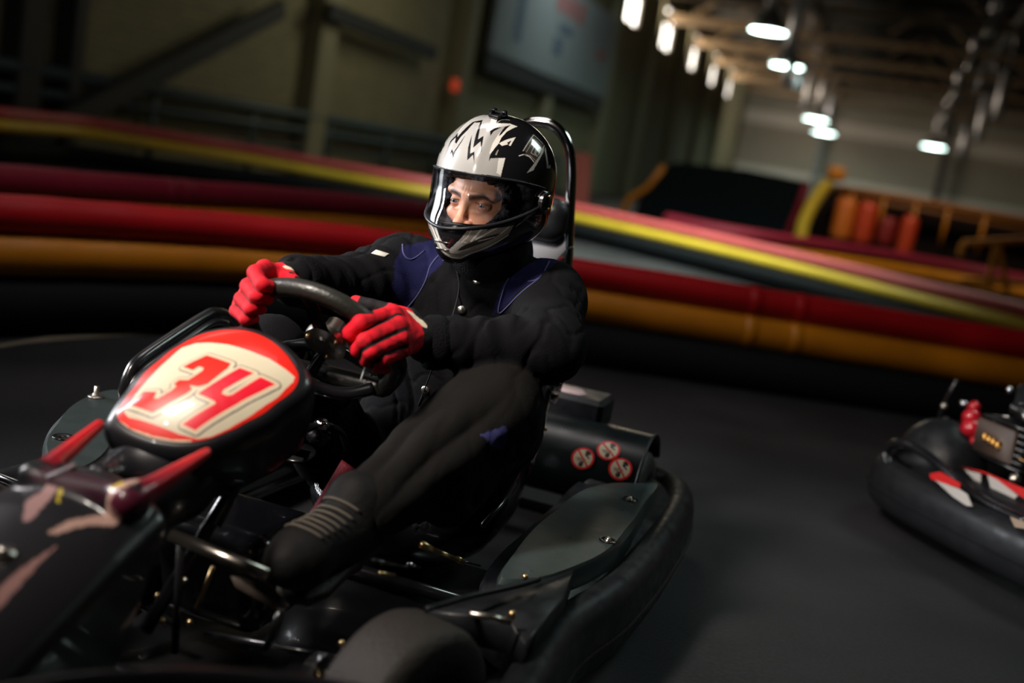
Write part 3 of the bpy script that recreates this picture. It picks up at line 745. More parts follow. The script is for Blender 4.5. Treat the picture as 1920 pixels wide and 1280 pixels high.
glove('glove', Lf, palmL, (*wL, .028, .033), thL, 'red glove with black finger gussets on the hand in front of the chest', pts.min(0)-.045, pts.max(0)+.045, (at(779, 600, d=1.898), frame_of(nrm(at(795, 612, d=1.9)-at(762, 587, d=1.9)))[::1], (.010, .016, .024)))
# driver's right hand (left in the picture)
R_ = [(506, 517), (492, 540), (479, 562), (468, 582)]
Rf = []
for k, (x, y) in enumerate(R_):
    dd = [0, 0, .0, .005][k]
    Rf.append((T([(x-10-k*2, y-14+k*1, 1.905+dd), (x-28+k*1, y-6+k*2, 1.845+dd), (x-14+k*2, y+17, 1.815+dd), (x+10, y+22-k*2, 1.835+dd)]), [[.0140, .0128, .0118, .010], [.0142, .0130, .0118, .010], [.0135, .0122, .011, .0095], [.012, .011, .0098, .0085]][k]))
wR = T([(538, 524, 1.955), (566, 528, 1.995)])
palmR = [(f[0][0], wR[0], .0145, .021) for f in Rf]
thR = (T([(530, 512, 1.94), (548, 528, 1.905), (566, 538, 1.90), (580, 546, 1.905)]), [.017, .0130, .0120, .0105])
pts = np.array([p for f, _ in Rf for p in f]+wR+thR[0])
glove('glove', Rf, palmR, (*wR, .027, .033), thR, 'red glove on the far hand, closed round the top of the wheel rim', pts.min(0)-.045, pts.max(0)+.045, (at(538, 508, d=1.925), frame_of(nrm(at(552, 514, d=1.9)-at(528, 504, d=1.9))), (.007, .009, .014)), gw=.0018)

# ---------------- shoes
def shoe(An, toe, heel_drop, label, laces=True):
    ax_ = nrm(toe-An); ax_h = nrm(toe-An); up = nrm(np.cross(np.cross(ax_h, [0, 0, 1]), ax_h)); sd = np.cross(up, ax_h)
    heel = An-up*heel_drop-ax_h*.02; ball = heel+(toe-heel)*.72; tp = toe-ax_h*.028
    def f(P):
        d = seg_d(P, An+nrm(An-toe)*.01+up*.035, An, .046, .045)
        d = smin(d, seg_d(P, An, ball+up*.018, .046, .034), .03)
        d = smin(d, seg_d(P, heel+up*.02, ball+up*.006, .036, .040), .03); d = smin(d, seg_d(P, ball+up*.004, tp, .040, .030), .03)
        return np.maximum(d, -(P-heel)@up.astype(np.float32)-.016)-.0008*snoise(P, 90, 4, 2)
    pts = np.array([An+up*.05, heel, toe]); g = sdf_mesh(f, pts.min(0)-.065, pts.max(0)+.065, .003); V = g.v[0]; bv = BVHTree.FromPolygons(V.tolist(), g.f.tolist())
    s_ = obj('shoe', g, M['shoe'], person, label=label)
    h = heel-up*.022; O = [h+ax_h*x+sd*y for x, y in ((-.035, -.025), (-.045, 0), (-.035, .025), (.06, .03), (.13, .040), (.17, .03), (.18, 0), (.17, -.03), (.13, -.04), (.06, -.03))]
    obj('sole', slab([o+up*.010 for o in O], .014, up, .003), M['rubber'], s_)
    if laces:
        for k in range(7):
            b = An+(ball+up*.018-An)*(.22+.115*k); P = []
            for y in np.linspace(-.036, .036, 12):
                o = b+up*.09+sd*y+ax_h*(.010*math.cos(y/.036*1.5)); hh = bv.ray_cast(Vector(o), Vector(-up), .2)
                if hh[0] is not None: P.append(np.array(hh[0])+up*.0016)
            if len(P) > 3: obj('lace', tube(P, .0026, 6), M['lace'], s_)
    return s_
TOE_L = at(512, 1072, d=1.60)
shoe(AnL+nrm(AnL-KnL)*.02, TOE_L, .045, 'black driving shoe with striped laces under the raised knee')
shoe(AnR+nrm(AnR-KnR)*.03, AnR+np.array([.20, .0, -.03]), .045, 'black driving shoe on the far pedal', laces=True)
# ================================================================== KART
kart = thing('go_kart', 'black racing go-kart numbered 34 with chrome roll hoop, driven by the person', 'go-kart', (0, 0, 0), kart=True)
# ---------------- steering wheel
sw = obj('steering_wheel', tube(np.array([rimpt(t) for t in np.linspace(0, 2*PI, 120, endpoint=False)]), .0165, 20, closed=True), M['rim'], kart, label='thick flat-bottomed black steering wheel')
for ph in (PI*.5, PI*1.12, PI*1.88):
    e = rimpt(ph); obj('spoke', bar(SWC-SWN*.012, e, .030, .005, .0015, up=SWN), M['blk_metal'], sw)
hub = obj('steering_hub', lathe([(0, .012), (.018, .012), (.022, .008), (.040, .006), (.041, 0), (.041, -.006), (.020, -.010), (.018, -.045), (0, -.045)], SWC-SWN*.012, SWN, 36), M['steel'], sw, auto=35, label='bronze-toned metal hub flange')
for k in range(3):
    a = 2*PI*k/3+.5; p = SWC-SWN*.005+.031*(math.cos(a)*SWY+math.sin(a)*SWU); obj('bolt', lathe([(0, .007), (.005, .006), (.006, .003), (.006, -.004)], p, SWN, 6), M['gold'], hub)
col_dir = nrm([-.55, 0, .83]); c0 = SWC-SWN*.05
obj('steering_column', tube([SWC-SWN*.03, at(608, 660, y=0), np.array([.30, 0, .36]), np.array([.52, 0, .16])], .011, 16), M['blk_metal'], kart)
obj('column_bracket', bar(at(572, 700, y=-.03), at(625, 735, y=.02), .05, .012, .003), M['blk_metal'], kart)
# lower instrument cradle: glossy bar with a white tie
P = smooth_path([at(560, 705, y=.0), at(600, 728, y=.03), at(650, 738, y=.07), at(700, 728, y=.11)], 6)
obj('column_fairing', tube(P, .012, 12), M['blk_gloss'], kart)
obj('cable_tie', tube([at(692, 672, d=1.83), at(684, 690, d=1.83), at(677, 712, d=1.83)], .0017, 6), mat('white tie', (.75, .78, .8), .4), kart)
P = smooth_path([at(620, 652, d=1.98), at(655, 655, d=1.97), at(690, 664, d=1.96), at(720, 690, d=1.95)], 6); obj('upper_fairing', sweep(P, [(-.02, -.004), (.02, -.004), (.018, .004), (-.018, .004)]), M['blk_gloss'], kart)

# ---------------- number panel
PR = nrm([-.05, .99, -.11]); PU = np.array([-.8, 0, .6]); PU = nrm(PU-PR*(PU@PR)); PN = np.cross(PR, PU); PC = at(395, 715, y=-.005)
DOME = None
def on_plane(px, py):
    o = CAMK; d = at(px, py, d=2.)-CAMK; H_ = -.015
    for _ in range(8):
        t = ((PC+PN*H_-o)@PN)/(d@PN); q = o+t*d-PC; a, b = q@PR, q@PU
        if DOME is None: break
        s_ = min(1.02, math.hypot(a-DOME[0][0], b-DOME[0][1])/DOME[1](math.atan2(b-DOME[0][1], a-DOME[0][0]))); H_ = .026*(1-s_**2.4)-.015
    return (a, b)
pl = lambda pts: [on_plane(*p) for p in pts]
z1 = lambda pts: [on_plane(200+x/4.571, 580+y/4.571) for x, y in pts]           # layout of the printed face
outl = np.array(z1([(85, 930), (105, 860), (240, 670), (450, 440), (640, 300), (780, 225), (930, 185), (1080, 172), (1220, 188), (1370, 245), (1500, 345), (1590, 455), (1640, 545), (1645, 610), (1600, 690), (1450, 800), (1200, 960), (1020, 1050), (860, 1110), (700, 1135), (520, 1125), (330, 1080), (170, 1005)]))
cen = outl.mean(0); ang = np.arctan2(*(outl-cen).T[::-1]); rad = np.hypot(*(outl-cen).T); o_ = np.argsort(ang); ang, rad = ang[o_], rad[o_]
def orad(t): return np.interp(t, np.r_[ang[-1]-2*PI, ang, ang[0]+2*PI], np.r_[rad[-1], rad, rad[0]])
DOME = (cen, orad)
nt_, ns_ = 620, 230; th = np.linspace(-PI, PI, nt_, endpoint=False); R0 = orad(th); ker = np.ones(15)/15; R0 = np.convolve(np.r_[R0[-7:], R0, R0[:7]], ker, 'valid')
ss = np.r_[np.linspace(.001, 1.02, ns_-46), 1.02+np.linspace(.006, .16, 18), np.full(28, 1.18)]
hh = np.zeros(ns_); hh[:ns_-46] = .026*(1-ss[:ns_-46]**2.4); k1 = np.linspace(0, 1, 19)[1:]
hh[ns_-46:ns_-28] = .026*(1-1.02**2.4)-.024*(1-np.sqrt(np.maximum(1-k1**2, 0)))-.004*k1; hh[ns_-28:] = hh[ns_-29]-np.linspace(.006, .12, 28)
ssc = ss.copy(); ssc[ns_-28:] = 1.18-.20*np.linspace(0, 1, 28)**1.3
X = cen[0]+np.outer(np.cos(th)*R0, ssc); Y = cen[1]+np.outer(np.sin(th)*R0, ssc); H = np.tile(hh, (nt_, 1))
PP = PC+X[..., None]*PR+Y[..., None]*PU+(H-.015)[..., None]*PN
x, y = X.ravel(), Y.ravel(); S_ = np.tile(ss, (nt_, 1)).ravel()
pc_ = np.tile(np.array([.010, .010, .012, 1.]), (len(x), 1)); RED = (.78, .018, .010, 1); CRM = (.66, .58, .42, 1); DRK = (.05, .03, .05, 1); CR2 = (.80, .55, .38, 1); RD2 = (.80, .008, .03, 1)
pc_[S_ <= 1.0] = RED
cream = z1([(165, 850), (190, 810), (300, 660), (480, 470), (640, 330), (760, 290), (900, 285), (1040, 300), (1200, 345), (1400, 425), (1530, 510), (1612, 578), (1600, 620), (1480, 740), (1250, 900), (1050, 1020), (900, 1090), (780, 1112), (620, 1070), (450, 1000), (260, 940), (185, 925), (150, 880)])
pc_[inpoly(x, y, cream) & (S_ < .985)] = CRM
edge_line = z1([(120, 830), (150, 930), (260, 1010), (420, 1075), (600, 1110), (760, 1118)])
pc_[nearline(x, y, z1([(82, 945), (200, 1030), (400, 1095), (560, 1125), (720, 1130)]), .0016) & (S_ <= 1)] = CR2
three = [(240, 940-600+165), (0, 0)]
THREE = [(860, 392), (1065, 462), (1020, 505), (850, 640), (765, 665), (715, 650), (722, 690), (480, 835), (395, 885), (215, 828), (320, 712), (410, 712), (440, 740), (410, 760), (560, 690), (600, 650), (590, 640), (620, 612), (700, 595), (660, 590), (720, 550), (800, 520), (820, 505), (790, 495), (740, 520), (690, 510), (700, 490), (760, 440)]
THREE = [(858, 392), (1065, 462), (1035, 505), (865, 640), (790, 660), (708, 650), (732, 682), (690, 718), (480, 838), (392, 885), (196, 822), (318, 703), (428, 706), (402, 760), (440, 763), (560, 692), (600, 655), (575, 640), (618, 603), (700, 604), (820, 525), (832, 500), (790, 488), (738, 520), (655, 492), (720, 455)]
FOUR = [(1140, 500), (1262, 545), (1000, 690), (985, 720), (1035, 740), (1075, 730), (1320, 580), (1445, 640), (760, 1035), (650, 985), (935, 805), (925, 785), (790, 725), (790, 715)]
for shp in (THREE, FOUR):
    pc_[nearline(x, y, z1([(a+7, b+6) for a, b in shp]), .0076, True)] = DRK
for shp in (THREE, FOUR):
    pc_[nearline(x, y, z1([(a+5, b+4) for a, b in shp]), .0060, True) | inpoly(x, y, z1([(a+5, b+4) for a, b in shp]))] = CRM
for shp in (THREE, FOUR):
    pc_[nearline(x, y, z1(shp), .0030, True)] = CR2
for shp, cc_ in ((THREE, RED), (FOUR, RD2)): pc_[inpoly(x, y, z1(shp))] = cc_
g = grid_mesh(PP, closed_u=True)
panel = obj('number_panel', g, M['decal'], kart, col=pc_, label='red and cream front number panel reading 34')
for a_, b_ in ((.55, .5), (-.55, .5)):
    p = PC+PN*-.02+PR*.1*a_+PU*.03; obj('panel_bracket', tube([p, p+np.array([-.02, 0, -.12]), np.array([.40, .05*a_, .30])], .006, 8), M['blk_metal'], panel)

# ---------------- nose cone
NK0, NK1, NK2 = at(192, 882, z=.405)-np.array([0, 0, .010]), at(285, 842, z=.405)-np.array([0, 0, .035]), np.array([.44, -.05, .38])
def nose_d(P):
    P = np.asarray(P, np.float32); x, y, z = P.T; top = np.interp(x, [.40, .55, .66, .75, .83, .95, 1.03, 1.08], [.470, .462, .440, .410, .375, .325, .27, .20]).astype(np.float32)
    hw = np.interp(x, [.40, .55, .70, .85, 1.0, 1.06], [.100, .112, .128, .150, .17, .15]).astype(np.float32)
    y0 = -.012; yy = (y-y0)/hw; arch = top-.045*np.abs(yy)**2.2
    d = np.maximum((z-arch)*.8, (np.abs(y-y0)-hw)*.9); d = smax(d, (x-1.07), .03); d = smax(d, .12-z, .02); d = smax(d, .645-x, .012)
    # side walls lean in towards the floor
    d = smax(d, (np.abs(y-y0)-hw+.25*(.40-z).clip(0))*.9, .02)
    # recess behind the V of the arms
    arm = smin(seg_d(P, (.685, -.080, .420), (.520, -.118, .452), .017, .008), seg_d(P, (.700, .075, .430), (.560, .092, .470), .019, .007), .004)
    arm = smin(arm, seg_d(P, (.69, -.08, .420), (.69, .07, .430), .018, .02), .02); d = smin(d, arm, .012)
    # smooth neck rising to the panel
    nk = seg_d(P, NK0, NK1, .022, .060); nk = smin(nk, seg_d(P, NK1, NK2, .060, .085), .03)
    return smin(d, nk, .008)
g = sdf_mesh(nose_d, (.38, -.24, .08), (1.12, .22, .52), .0030); V = g.v[0]; nose_bv = BVHTree.FromPolygons(V.tolist(), g.f.tolist())
nc = np.tile(np.array([.012, .011, .014, 1.]), (len(V), 1)); xn, yn, zn = V.T
def top_xy(pts):
    o = []
    for a, b in pts:
        h = nose_bv.ray_cast(Vector(CAMK), Vector(nrm(at(a, b, d=2.)-CAMK)), 4.); p = np.array(h[0]) if h[0] is not None else at(a, b, z=.40); o.append((p[0], p[1]))
    return o
side_ok = zn > .25
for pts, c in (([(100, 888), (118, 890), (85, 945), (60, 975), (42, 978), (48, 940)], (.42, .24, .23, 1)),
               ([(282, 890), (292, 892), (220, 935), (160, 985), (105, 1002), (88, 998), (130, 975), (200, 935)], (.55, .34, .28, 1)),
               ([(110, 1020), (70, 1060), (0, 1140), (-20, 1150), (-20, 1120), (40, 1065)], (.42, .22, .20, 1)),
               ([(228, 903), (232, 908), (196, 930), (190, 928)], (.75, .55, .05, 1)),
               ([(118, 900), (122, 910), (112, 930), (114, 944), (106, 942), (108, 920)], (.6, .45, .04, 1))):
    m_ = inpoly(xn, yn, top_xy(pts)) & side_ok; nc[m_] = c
Vf = V.astype(np.float32); da = np.minimum(seg_d(Vf, (.685, -.080, .420), (.520, -.118, .452), .0185, .0095), seg_d(Vf, (.700, .075, .430), (.560, .092, .470), .0205, .0085)); db = seg_d(Vf, (.69, -.08, .420), (.69, .07, .430), .0185, .0205)
nkd = np.minimum(seg_d(Vf, NK0, NK1, .024, .062), seg_d(Vf, NK1, NK2, .062, .087))
m_ = (da < .0015) & (nkd > .001); t_ = np.clip((.70-V[:, 0])/.10, 0, 1)[:, None]; nc[m_, :3] = ((1-t_)*np.array([.10, .012, .03])+t_*np.array([.62, .012, .02]))[m_]
m2 = (db < .0015) & ~m_; nc[m2, :3] = (.04, .010, .02); m3 = nkd < .002; nc[m3] = (.012, .012, .015, 1)
nose = obj('nose_cone', g, M['decal'], kart, col=nc, label='glossy black nose cone with red and cream flashes')
for px, py, c in ((8, 1040, 'gold'),):
    h = nose_bv.ray_cast(Vector(CAMK), Vector(nrm(at(px, py, d=2.)-CAMK)), 4.)
    if h[0] is not None: obj('bolt', lathe([(0, .012), (.007, .011), (.009, .005), (.014, .003), (.015, 0)], np.array(h[0]), np.array(h[1]), 12), M['steel'], nose)
def nose_tape(pts, w, m_):
    P = [];
    for a, b in pts:
        h = nose_bv.ray_cast(Vector(CAMK), Vector(nrm(at(a, b, d=2.)-CAMK)), 4.)
        if h[0] is not None: P.append(np.array(h[0])+np.array(h[1])*.0015*(1 if h[1][2] > 0 else -1))
    if len(P) > 1: obj('tape_scrap', tube(P, w, 6), m_, nose)
tape = mat('torn clear tape', (.42, .40, .44), .3)
nose_tape([(88, 896), (115, 886), (140, 874)], .003, tape)

# ---------------- chassis, floor, seat
fl = G(); O = np.array([(-.35, -.36), (-.35, .36), (.15, .37), (.45, .28), (.80, .24), (.80, -.24), (.45, -.28), (.15, -.37)])
slab([(a, b, .045) for a, b in O], .006, (0, 0, 1), .002, fl); obj('floor_tray', fl, M['blk_metal'], kart)
for sg in (1, -1):
    P = smooth_path([(-.90, .30*sg, .07), (-.45, .34*sg, .06), (.0, .34*sg, .06), (.30, .26*sg, .06), (.62, .22*sg, .07), (.80, .16*sg, .09)], 6); obj('frame_rail', tube(P, .016, 12), M['blk_metal'], kart)
for x, w in ((-.78, .50), (-.10, .36), (.50, .36)): obj('cross_tube', tube([(x, -w, .07), (x, w, .07)], .014, 12), M['blk_metal'], kart)
def seat_d(P):
    o = smin(ell_d(P, (-.30, .07, .20), (.24, .215, .16)), rbox_d(P, (-.455, .07, .36), (.085, .20, .22), .06, np.array([[math.cos(.28), 0, math.sin(.28)], [0, 1, 0], [-math.sin(.28), 0, math.cos(.28)]])), .06)
    i = smin(ell_d(P, (-.28, .07, .24), (.225, .195, .165)), rbox_d(P, (-.395, .07, .40), (.085, .182, .30), .06, np.array([[math.cos(.28), 0, math.sin(.28)], [0, 1, 0], [-math.sin(.28), 0, math.cos(.28)]])), .05)
    d = smax(o, -i, .006); d = smax(d, P[:, 0]+.02, .02); zz = np.interp(P[:, 0], [-.6, -.4, -.2, 0], [.62, .55, .30, .22]).astype(np.float32)
    return smax(d, P[:, 2]-zz, .015)
obj('seat', sdf_mesh(seat_d, (-.66, -.18, .02), (.02, .32, .66), .006), M['blk_gloss'], kart, label='black moulded bucket seat')

# roll hoop
pr = [at(a, b, x=-.62) for a, b in ((1033, 735), (1042, 690), (1062, 520), (1068, 400), (1071, 320), (1064, 270), (1044, 240), (1014, 229))]
zt = pr[-1][2]; pr += [np.array([-.62, .075, zt-.012]), np.array([-.62, .045, zt-.045]), np.array([-.62, .035, zt-.10]), np.array([-.61, .035, .7]), np.array([-.57, .03, .30])]
pr[0] = pr[0]+np.array([.03, 0, 0])
hoop = obj('roll_hoop', tube(smooth_path([pr[0]+np.array([.05, .0, -.16])]+pr, 8), .0122, 24), M['chrome'], kart, label='chrome tube hoop behind the seat')
obj('hoop_brace', tube([at(1064, 468, x=-.62), at(1030, 484, x=-.62), at(985, 505, x=-.60)], .0075, 12), M['chrome'], hoop)
obj('cable_tie', tube([at(1054, 463, x=-.607)+np.array([.004, 0, 0]), at(1066, 466, x=-.607), at(1075, 463, x=-.607)], .0022, 6), M['steel'], hoop)
for yc in ((1040, 722), (1032, 745)):
    p = at(*yc, x=-.60); obj('hoop_clamp', lathe([(.012, -.012), (.018, -.012), (.018, .012), (.012, .012)], p, (-.15, .08, 1), 20), M['chrome'], hoop)
p = at(1026, 716, x=-.58); obj('hoop_bolt', lathe([(0, .02), (.009, .018), (.011, .010), (.016, .008), (.016, 0)], p, (.4, -.5, .5), 10), M['chrome'], hoop)
hp = np.array([-.585, .125, .805]); obj('headrest_pad', sdf_mesh(lambda P: rbox_d(P, hp, (.035, .105, .050), .034), hp-.15, hp+.15, .005), M['blk_plastic'], kart)
bp = [at(a, b, x=-.585) for a, b in ((958, 418), (1058, 420), (1061, 468), (1040, 492), (1010, 502), (960, 500))]
obj('back_plate', slab(bp, .004, (1, 0, 0), .001), M['alu'], kart, label='satin silver backrest plate')
bp = [at(a, b, x=-.60) for a, b in ((1030, 498), (1054, 484), (1056, 524), (1046, 522))]
obj('side_padding', slab(bp, .02, (1, 0, 0), .003), mat('worn cream foam', (.42, .30, .26), .8), kart)

# ---------------- bumper ring and side pods
def half_ring(z): return [(-.985, 0, z), (-.985, .30, z), (-.965, .44, z), (-.89, .545, z), (-.72, .585, z), (-.40, .59, z), (-.10, .572, z), (.12, .535, z), (.34, .545, z), (.60, .56, z), (.78, .50, z), (.93, .34, z), (.985, .12, z)]
hr = half_ring(.13); ringp = smooth_path(hr+[(a, -b, c) for a, b, c in hr[::-1] if b > 0], 8, closed=True)
prof = [(math.cos(t)*.042, .078*math.copysign(abs(math.sin(t))**.7, math.sin(t))) for t in np.linspace(0, 2*PI, 20, endpoint=False)]
ring_m = obj('bumper_ring', sweep(ringp, prof, closed=True), M['blk_plastic'], kart, label='black wrap-around bumper')
if 1: gr = sweep(ringp*np.array([1.012, 1.02, 1])+np.array([0, 0, -.012]), [(math.cos(t)*.034, .010*math.sin(t)) for t in np.linspace(0, 2*PI, 10, endpoint=False)], closed=True)
obj('rub_strip', gr, M['rubber'], ring_m)
P = smooth_path([at(a, b, z=.33) for a, b in ((-60, 1318), (40, 1300), (110, 1288), (200, 1278), (350, 1272), (480, 1278), (600, 1291), (720, 1316))], 6)
obj('front_bar', tube(P, .013, 14), M['blk_gloss'], kart)
def pod(sg, pts, z, name_l, bolts):
    O = [np.array([a, b*sg, z]) for a, b in pts]; O = list(smooth_path(O, 3, closed=True)); 
    if sg < 0: O = O[::-1]
    g = slab(O, .07, (0, 0, 1), .010); p_ = obj('side_pod', g, M['pod'], kart, auto=35, label=name_l)
    for a, b in bolts:
        c = np.array([a, b*sg, z]); obj('bolt_cup', lathe([(.0185, .0012), (.0165, .0022), (.013, .0012), (0, .0006)], c, (0, 0, 1), 24), M['blk_gloss'], p_)
        obj('pod_bolt', lathe([(0, .007), (.0042, .0065), (.0048, .003), (.007, .003), (.007, .001), (.009, 0)], c, (.15, .1, 1), 12), M['steel'], p_)
    return p_
zL = .245
pts = [at(a, b, z=zL)[:2] for a, b in ((1236, 906), (1195, 904), (1150, 903), (1100, 913), (1052, 940), (1000, 985), (958, 1040), (935, 1084), (1010, 1084), (1075, 1064), (1130, 1040), (1170, 1008), (1196, 972), (1214, 938))]
podL = pod(1, [(a, b) for a, b in pts], zL, 'left side pod with flat sheeny top and two bolts', [tuple(at(1181, 936, z=zL)[:2]), tuple(at(1140, 1013, z=zL)[:2])])
O = [(-.85, .36), (-.30, .34), (.05, .36), (.18, .46), (.14, .52), (-.10, .555), (-.40, .572), (-.70, .57), (-.86, .50)]
obj('pod_underside', slab(smooth_path([(a, b, .20) for a, b in O], 4, closed=True), .10, (0, 0, 1), .02), M['blk_plastic'], kart)
zR = .275
ptsR = [at(a, b, z=zR)[:2] for a, b in ((84, 850), (82, 822), (100, 785), (140, 752), (185, 733), (222, 728), (240, 745), (236, 790), (200, 850), (150, 880), (100, 878))]
obj('side_pod', slab([(a, b, zR) for a, b in smooth_path([(a, b, 0) for a, b in ptsR], 5, closed=True)[::-1][:, :2]], .10, (0, 0, 1), .014), M['pod'], kart, auto=35, label='right side pod, its rounded front end lit')
c = at(180, 744, z=zR); obj('pod_bolt', lathe([(.018, .001), (.014, .003), (.008, .003), (.008, .008), (.0055, .008), (.005, .024), (0, .025)], c, (0, 0, 1), 16), M['steel'], kart)
c = at(118, 820, z=zR); obj('bolt_cup', lathe([(.020, .001), (.019, .003), (.014, .0015), (0, -.0005)], c, (0, 0, 1), 24), M['blk_gloss'], kart)
obj('pod_underside', slab(smooth_path([(a, -b, .20) for a, b in O], 4, closed=True)[::-1], .10, (0, 0, 1), .02), M['blk_plastic'], kart)
P = smooth_path([at(a, b, y=-.52) for a, b in ((238, 760), (234, 735), (243, 702), (262, 675), (320, 634), (385, 593), (405, 587), (424, 592), (440, 612), (450, 640))], 7)
obj('side_bar', tube(P, .0135, 16), M['blk_metal'], kart, label='bent black side protection bar')
P = smooth_path([at(a, b, y=-.50) for a, b in ((246, 752), (250, 720), (275, 690), (330, 652), (395, 607), (425, 606))], 7); obj('side_bar', tube(P, .008, 12), M['blk_metal'], kart)

# ---------------- wheels
def wheel(c, w, r, parent, steer=0., name='tyre'):
    ax_ = np.array([-math.sin(steer), math.cos(steer), 0]); h = w/2
    pf = [(.055, -h*.72), (.065, -h*.86), (r*.66, -h), (r*.86, -h*.98), (r*.965, -h*.84), (r, -h*.62), (r, h*.62), (r*.965, h*.84), (r*.86, h*.98), (r*.66, h), (.065, h*.86), (.055, h*.72)]
    o = obj(name, lathe(pf, c, ax_, 64), M['rubber'], parent, auto=50)
    hb = lathe([(0, h*.3), (.022, h*.3), (.024, h*.12), (.058, h*.10), (.060, h*.74), (.066, h*.80), (.068, h*.74), (.060, h*.60), (.060, -h*.6), (.068, -h*.8), (.058, -h*.7), (.05, -h*.1), (0, -h*.1)], c, ax_, 36)
    hbo = obj('wheel_rim', hb, M['blk_metal'], o, auto=35)
    for k in range(3):
        a = k*2.094; s, u, aa_ = frame_of(ax_); obj('wheel_nut', lathe([(0, .01), (.005, .01), (.006, 0)], np.asarray(c)+ax_*h*.14+.036*(math.cos(a)*s+math.sin(a)*u), ax_, 6), M['gold'], hbo)
    return o
for c, w, st in (((.485, .405, .148), .115, -.30), ((.485, -.405, .148), .115, -.30), ((-.78, .42, .14), .15, 0), ((-.78, -.42, .14), .15, 0)): wheel(np.array(c), w, .140, kart, st)
obj('rear_axle', tube([(-.78, -.48, .14), (-.78, .48, .14)], .02, 16), M['steel'], kart)
for sg in (1, -1):
    obj('stub_axle', tube([(.46, .26*sg, .15), (.485, .405*sg, .15)], .010, 10), M['gold'], kart); obj('tie_rod', tube([(.40, .03*sg, .12), (.38, .33*sg, .15)], .006, 10), M['blk_metal'], kart)
    obj('kingpin_yoke', box((.46, .255*sg, .14), (.05, .03, .07), None, .006), M['blk_metal'], kart)
# front wing bracket beside the left wheel
obj('pod_bracket', tube([at(880, 1150, z=.27), at(925, 1158, z=.265), at(958, 1166, z=.26)], .0052, 10), M['steel'], kart)
obj('bracket_bolt', lathe([(0, .012), (.005, .011), (.006, 0)], at(958, 1158, z=.262), (0, .1, 1), 10), M['gold'], kart)
P = smooth_path([at(800, 1142, z=.285), at(880, 1118, z=.27), at(960, 1100, z=.26), at(1010, 1086, z=.25)], 6); obj('pod_edge', tube(P, .005, 10), M['blk_plastic'], kart)
Pi = np.array([at(a, b, z=.24) for a, b in ((800, 1142), (860, 1118), (940, 1098), (1010, 1084), (1080, 1060), (1060, 1120), (1010, 1180), (985, 1205), (960, 1168), (890, 1152))])
obj('pod_nose', slab(Pi, .05, (0, 0, 1), .006), M['blk_plastic'], kart)

# ---------------- pedals and links
d_ = 1.62
pa, pb = at(322, 1003, d=1.63), at(502, 1078, d=1.57); ped = obj('brake_pedal', tube([pa, pb], .0095, 16), M['steel'], kart, label='shiny tubular brake pedal')
obj('pedal_pad', slab([at(a, b, d=1.60) for a, b in ((432, 1080), (495, 1090), (540, 1135), (528, 1150), (470, 1118), (440, 1100))], .006, (1, 0, .2), .001), mat('worn brown pad', (.10, .075, .06), .7), ped)
obj('pedal_arm', tube([at(528, 1140, d=1.60), at(512, 1190, d=1.60), at(500, 1215, d=1.62)], .007, 10), M['blk_metal'], ped)
obj('pedal_arm', tube([pa+(pb-pa)*.1, pa+(pb-pa)*.1+np.array([-.02, 0, -.19])], .006, 10), M['blk_metal'], ped)
obj('pull_rod', tube([at(400, 1062, d=1.66), at(385, 1100, d=1.67), at(368, 1140, d=1.68)], .0035, 8), M['gold'], kart)
lk = [at(350, 1085, d=1.66), at(325, 1105, d=1.67), at(298, 1120, d=1.68), at(303, 1140, d=1.69), at(282, 1155, d=1.70)]
obj('brake_linkage', tube(smooth_path(lk, 4), .0028, 8), M['steel'], kart)
for px, py in ((342, 1088), (297, 1118), (313, 1124), (304, 1165), (356, 1167), (282, 1156), (118, 1122), (640, 1206), (668, 1206)):
    p = at(px, py, d=1.665); obj('bolt', lathe([(0, .008), (.004, .008), (.0055, .004), (.0055, -.006)], p, (.6, .3, .6), 6), M['gold'] if px > 200 else M['chrome'], kart)
obj('throttle_pedal', tube([(.46, -.20, .10), (.50, -.20, .24), (.50, -.12, .25)], .006, 10), M['steel'], kart)
# cable set by the left knee, below the seat side
for (a, b, c, e, r, m_) in ((790, 1020, 822, 1036, .006, 'gold'), (826, 1036, 866, 1052, .0042, 'gold'), (868, 1052, 900, 1060, .0022, 'blk_metal'), (858, 1048, 868, 1053, .006, 'gold'), (765, 1056, 788, 1064, .003, 'chrome'), (712, 1074, 740, 1078, .003, 'gold'), (700, 1050, 766, 1064, .0025, 'blk_metal')):
    obj('cable_end', tube([at(a, b, y=.30), at(c, e, y=.30)], r, 10), M[m_], kart)
obj('bolt', lathe([(0, .006), (.005, .005), (.006, 0)], at(984, 1082, z=.25), (0, 0, 1), 10), M['gold'], kart)
obj('bolt', lathe([(0, .006), (.005, .005), (.006, 0)], at(1022, 804, x=-.55), (1, 0, 0), 10), M['gold'], kart)
# fuel tank between the legs, its fittings and red webbing
tk = np.array([.26, -.02, .19]); obj('fuel_tank', sdf_mesh(lambda P: rbox_d(P, tk, (.10, .115, .085), .035), tk-.18, tk+.18, .006), M['blk_gloss'], kart)
p0 = at(600, 806, y=.02); tf = obj('tank_fitting', lathe([(0, .02), (.012, .019), (.016, .012), (.016, -.004), (.022, -.006), (.022, -.02)], p0, (.2, .2, 1), 20), M['blk_gloss'], kart)
obj('fuel_hose', tube(smooth_path([at(560, 812, y=.03), at(585, 800, y=.03), at(612, 798, y=.04), at(640, 812, y=.04), at(650, 840, y=.04)], 5), .007, 12), M['blk_gloss'], kart)
obj('hose_clip', tube([at(600, 796, y=.04), at(618, 800, y=.04)], .0085, 12), M['chrome'], kart)
obj('cover_strip', slab([at(a, b, y=0) for a, b in ((505, 838), (520, 832), (610, 852), (600, 862))], .004, (0, 0, 1), .001), M['pod'], kart)
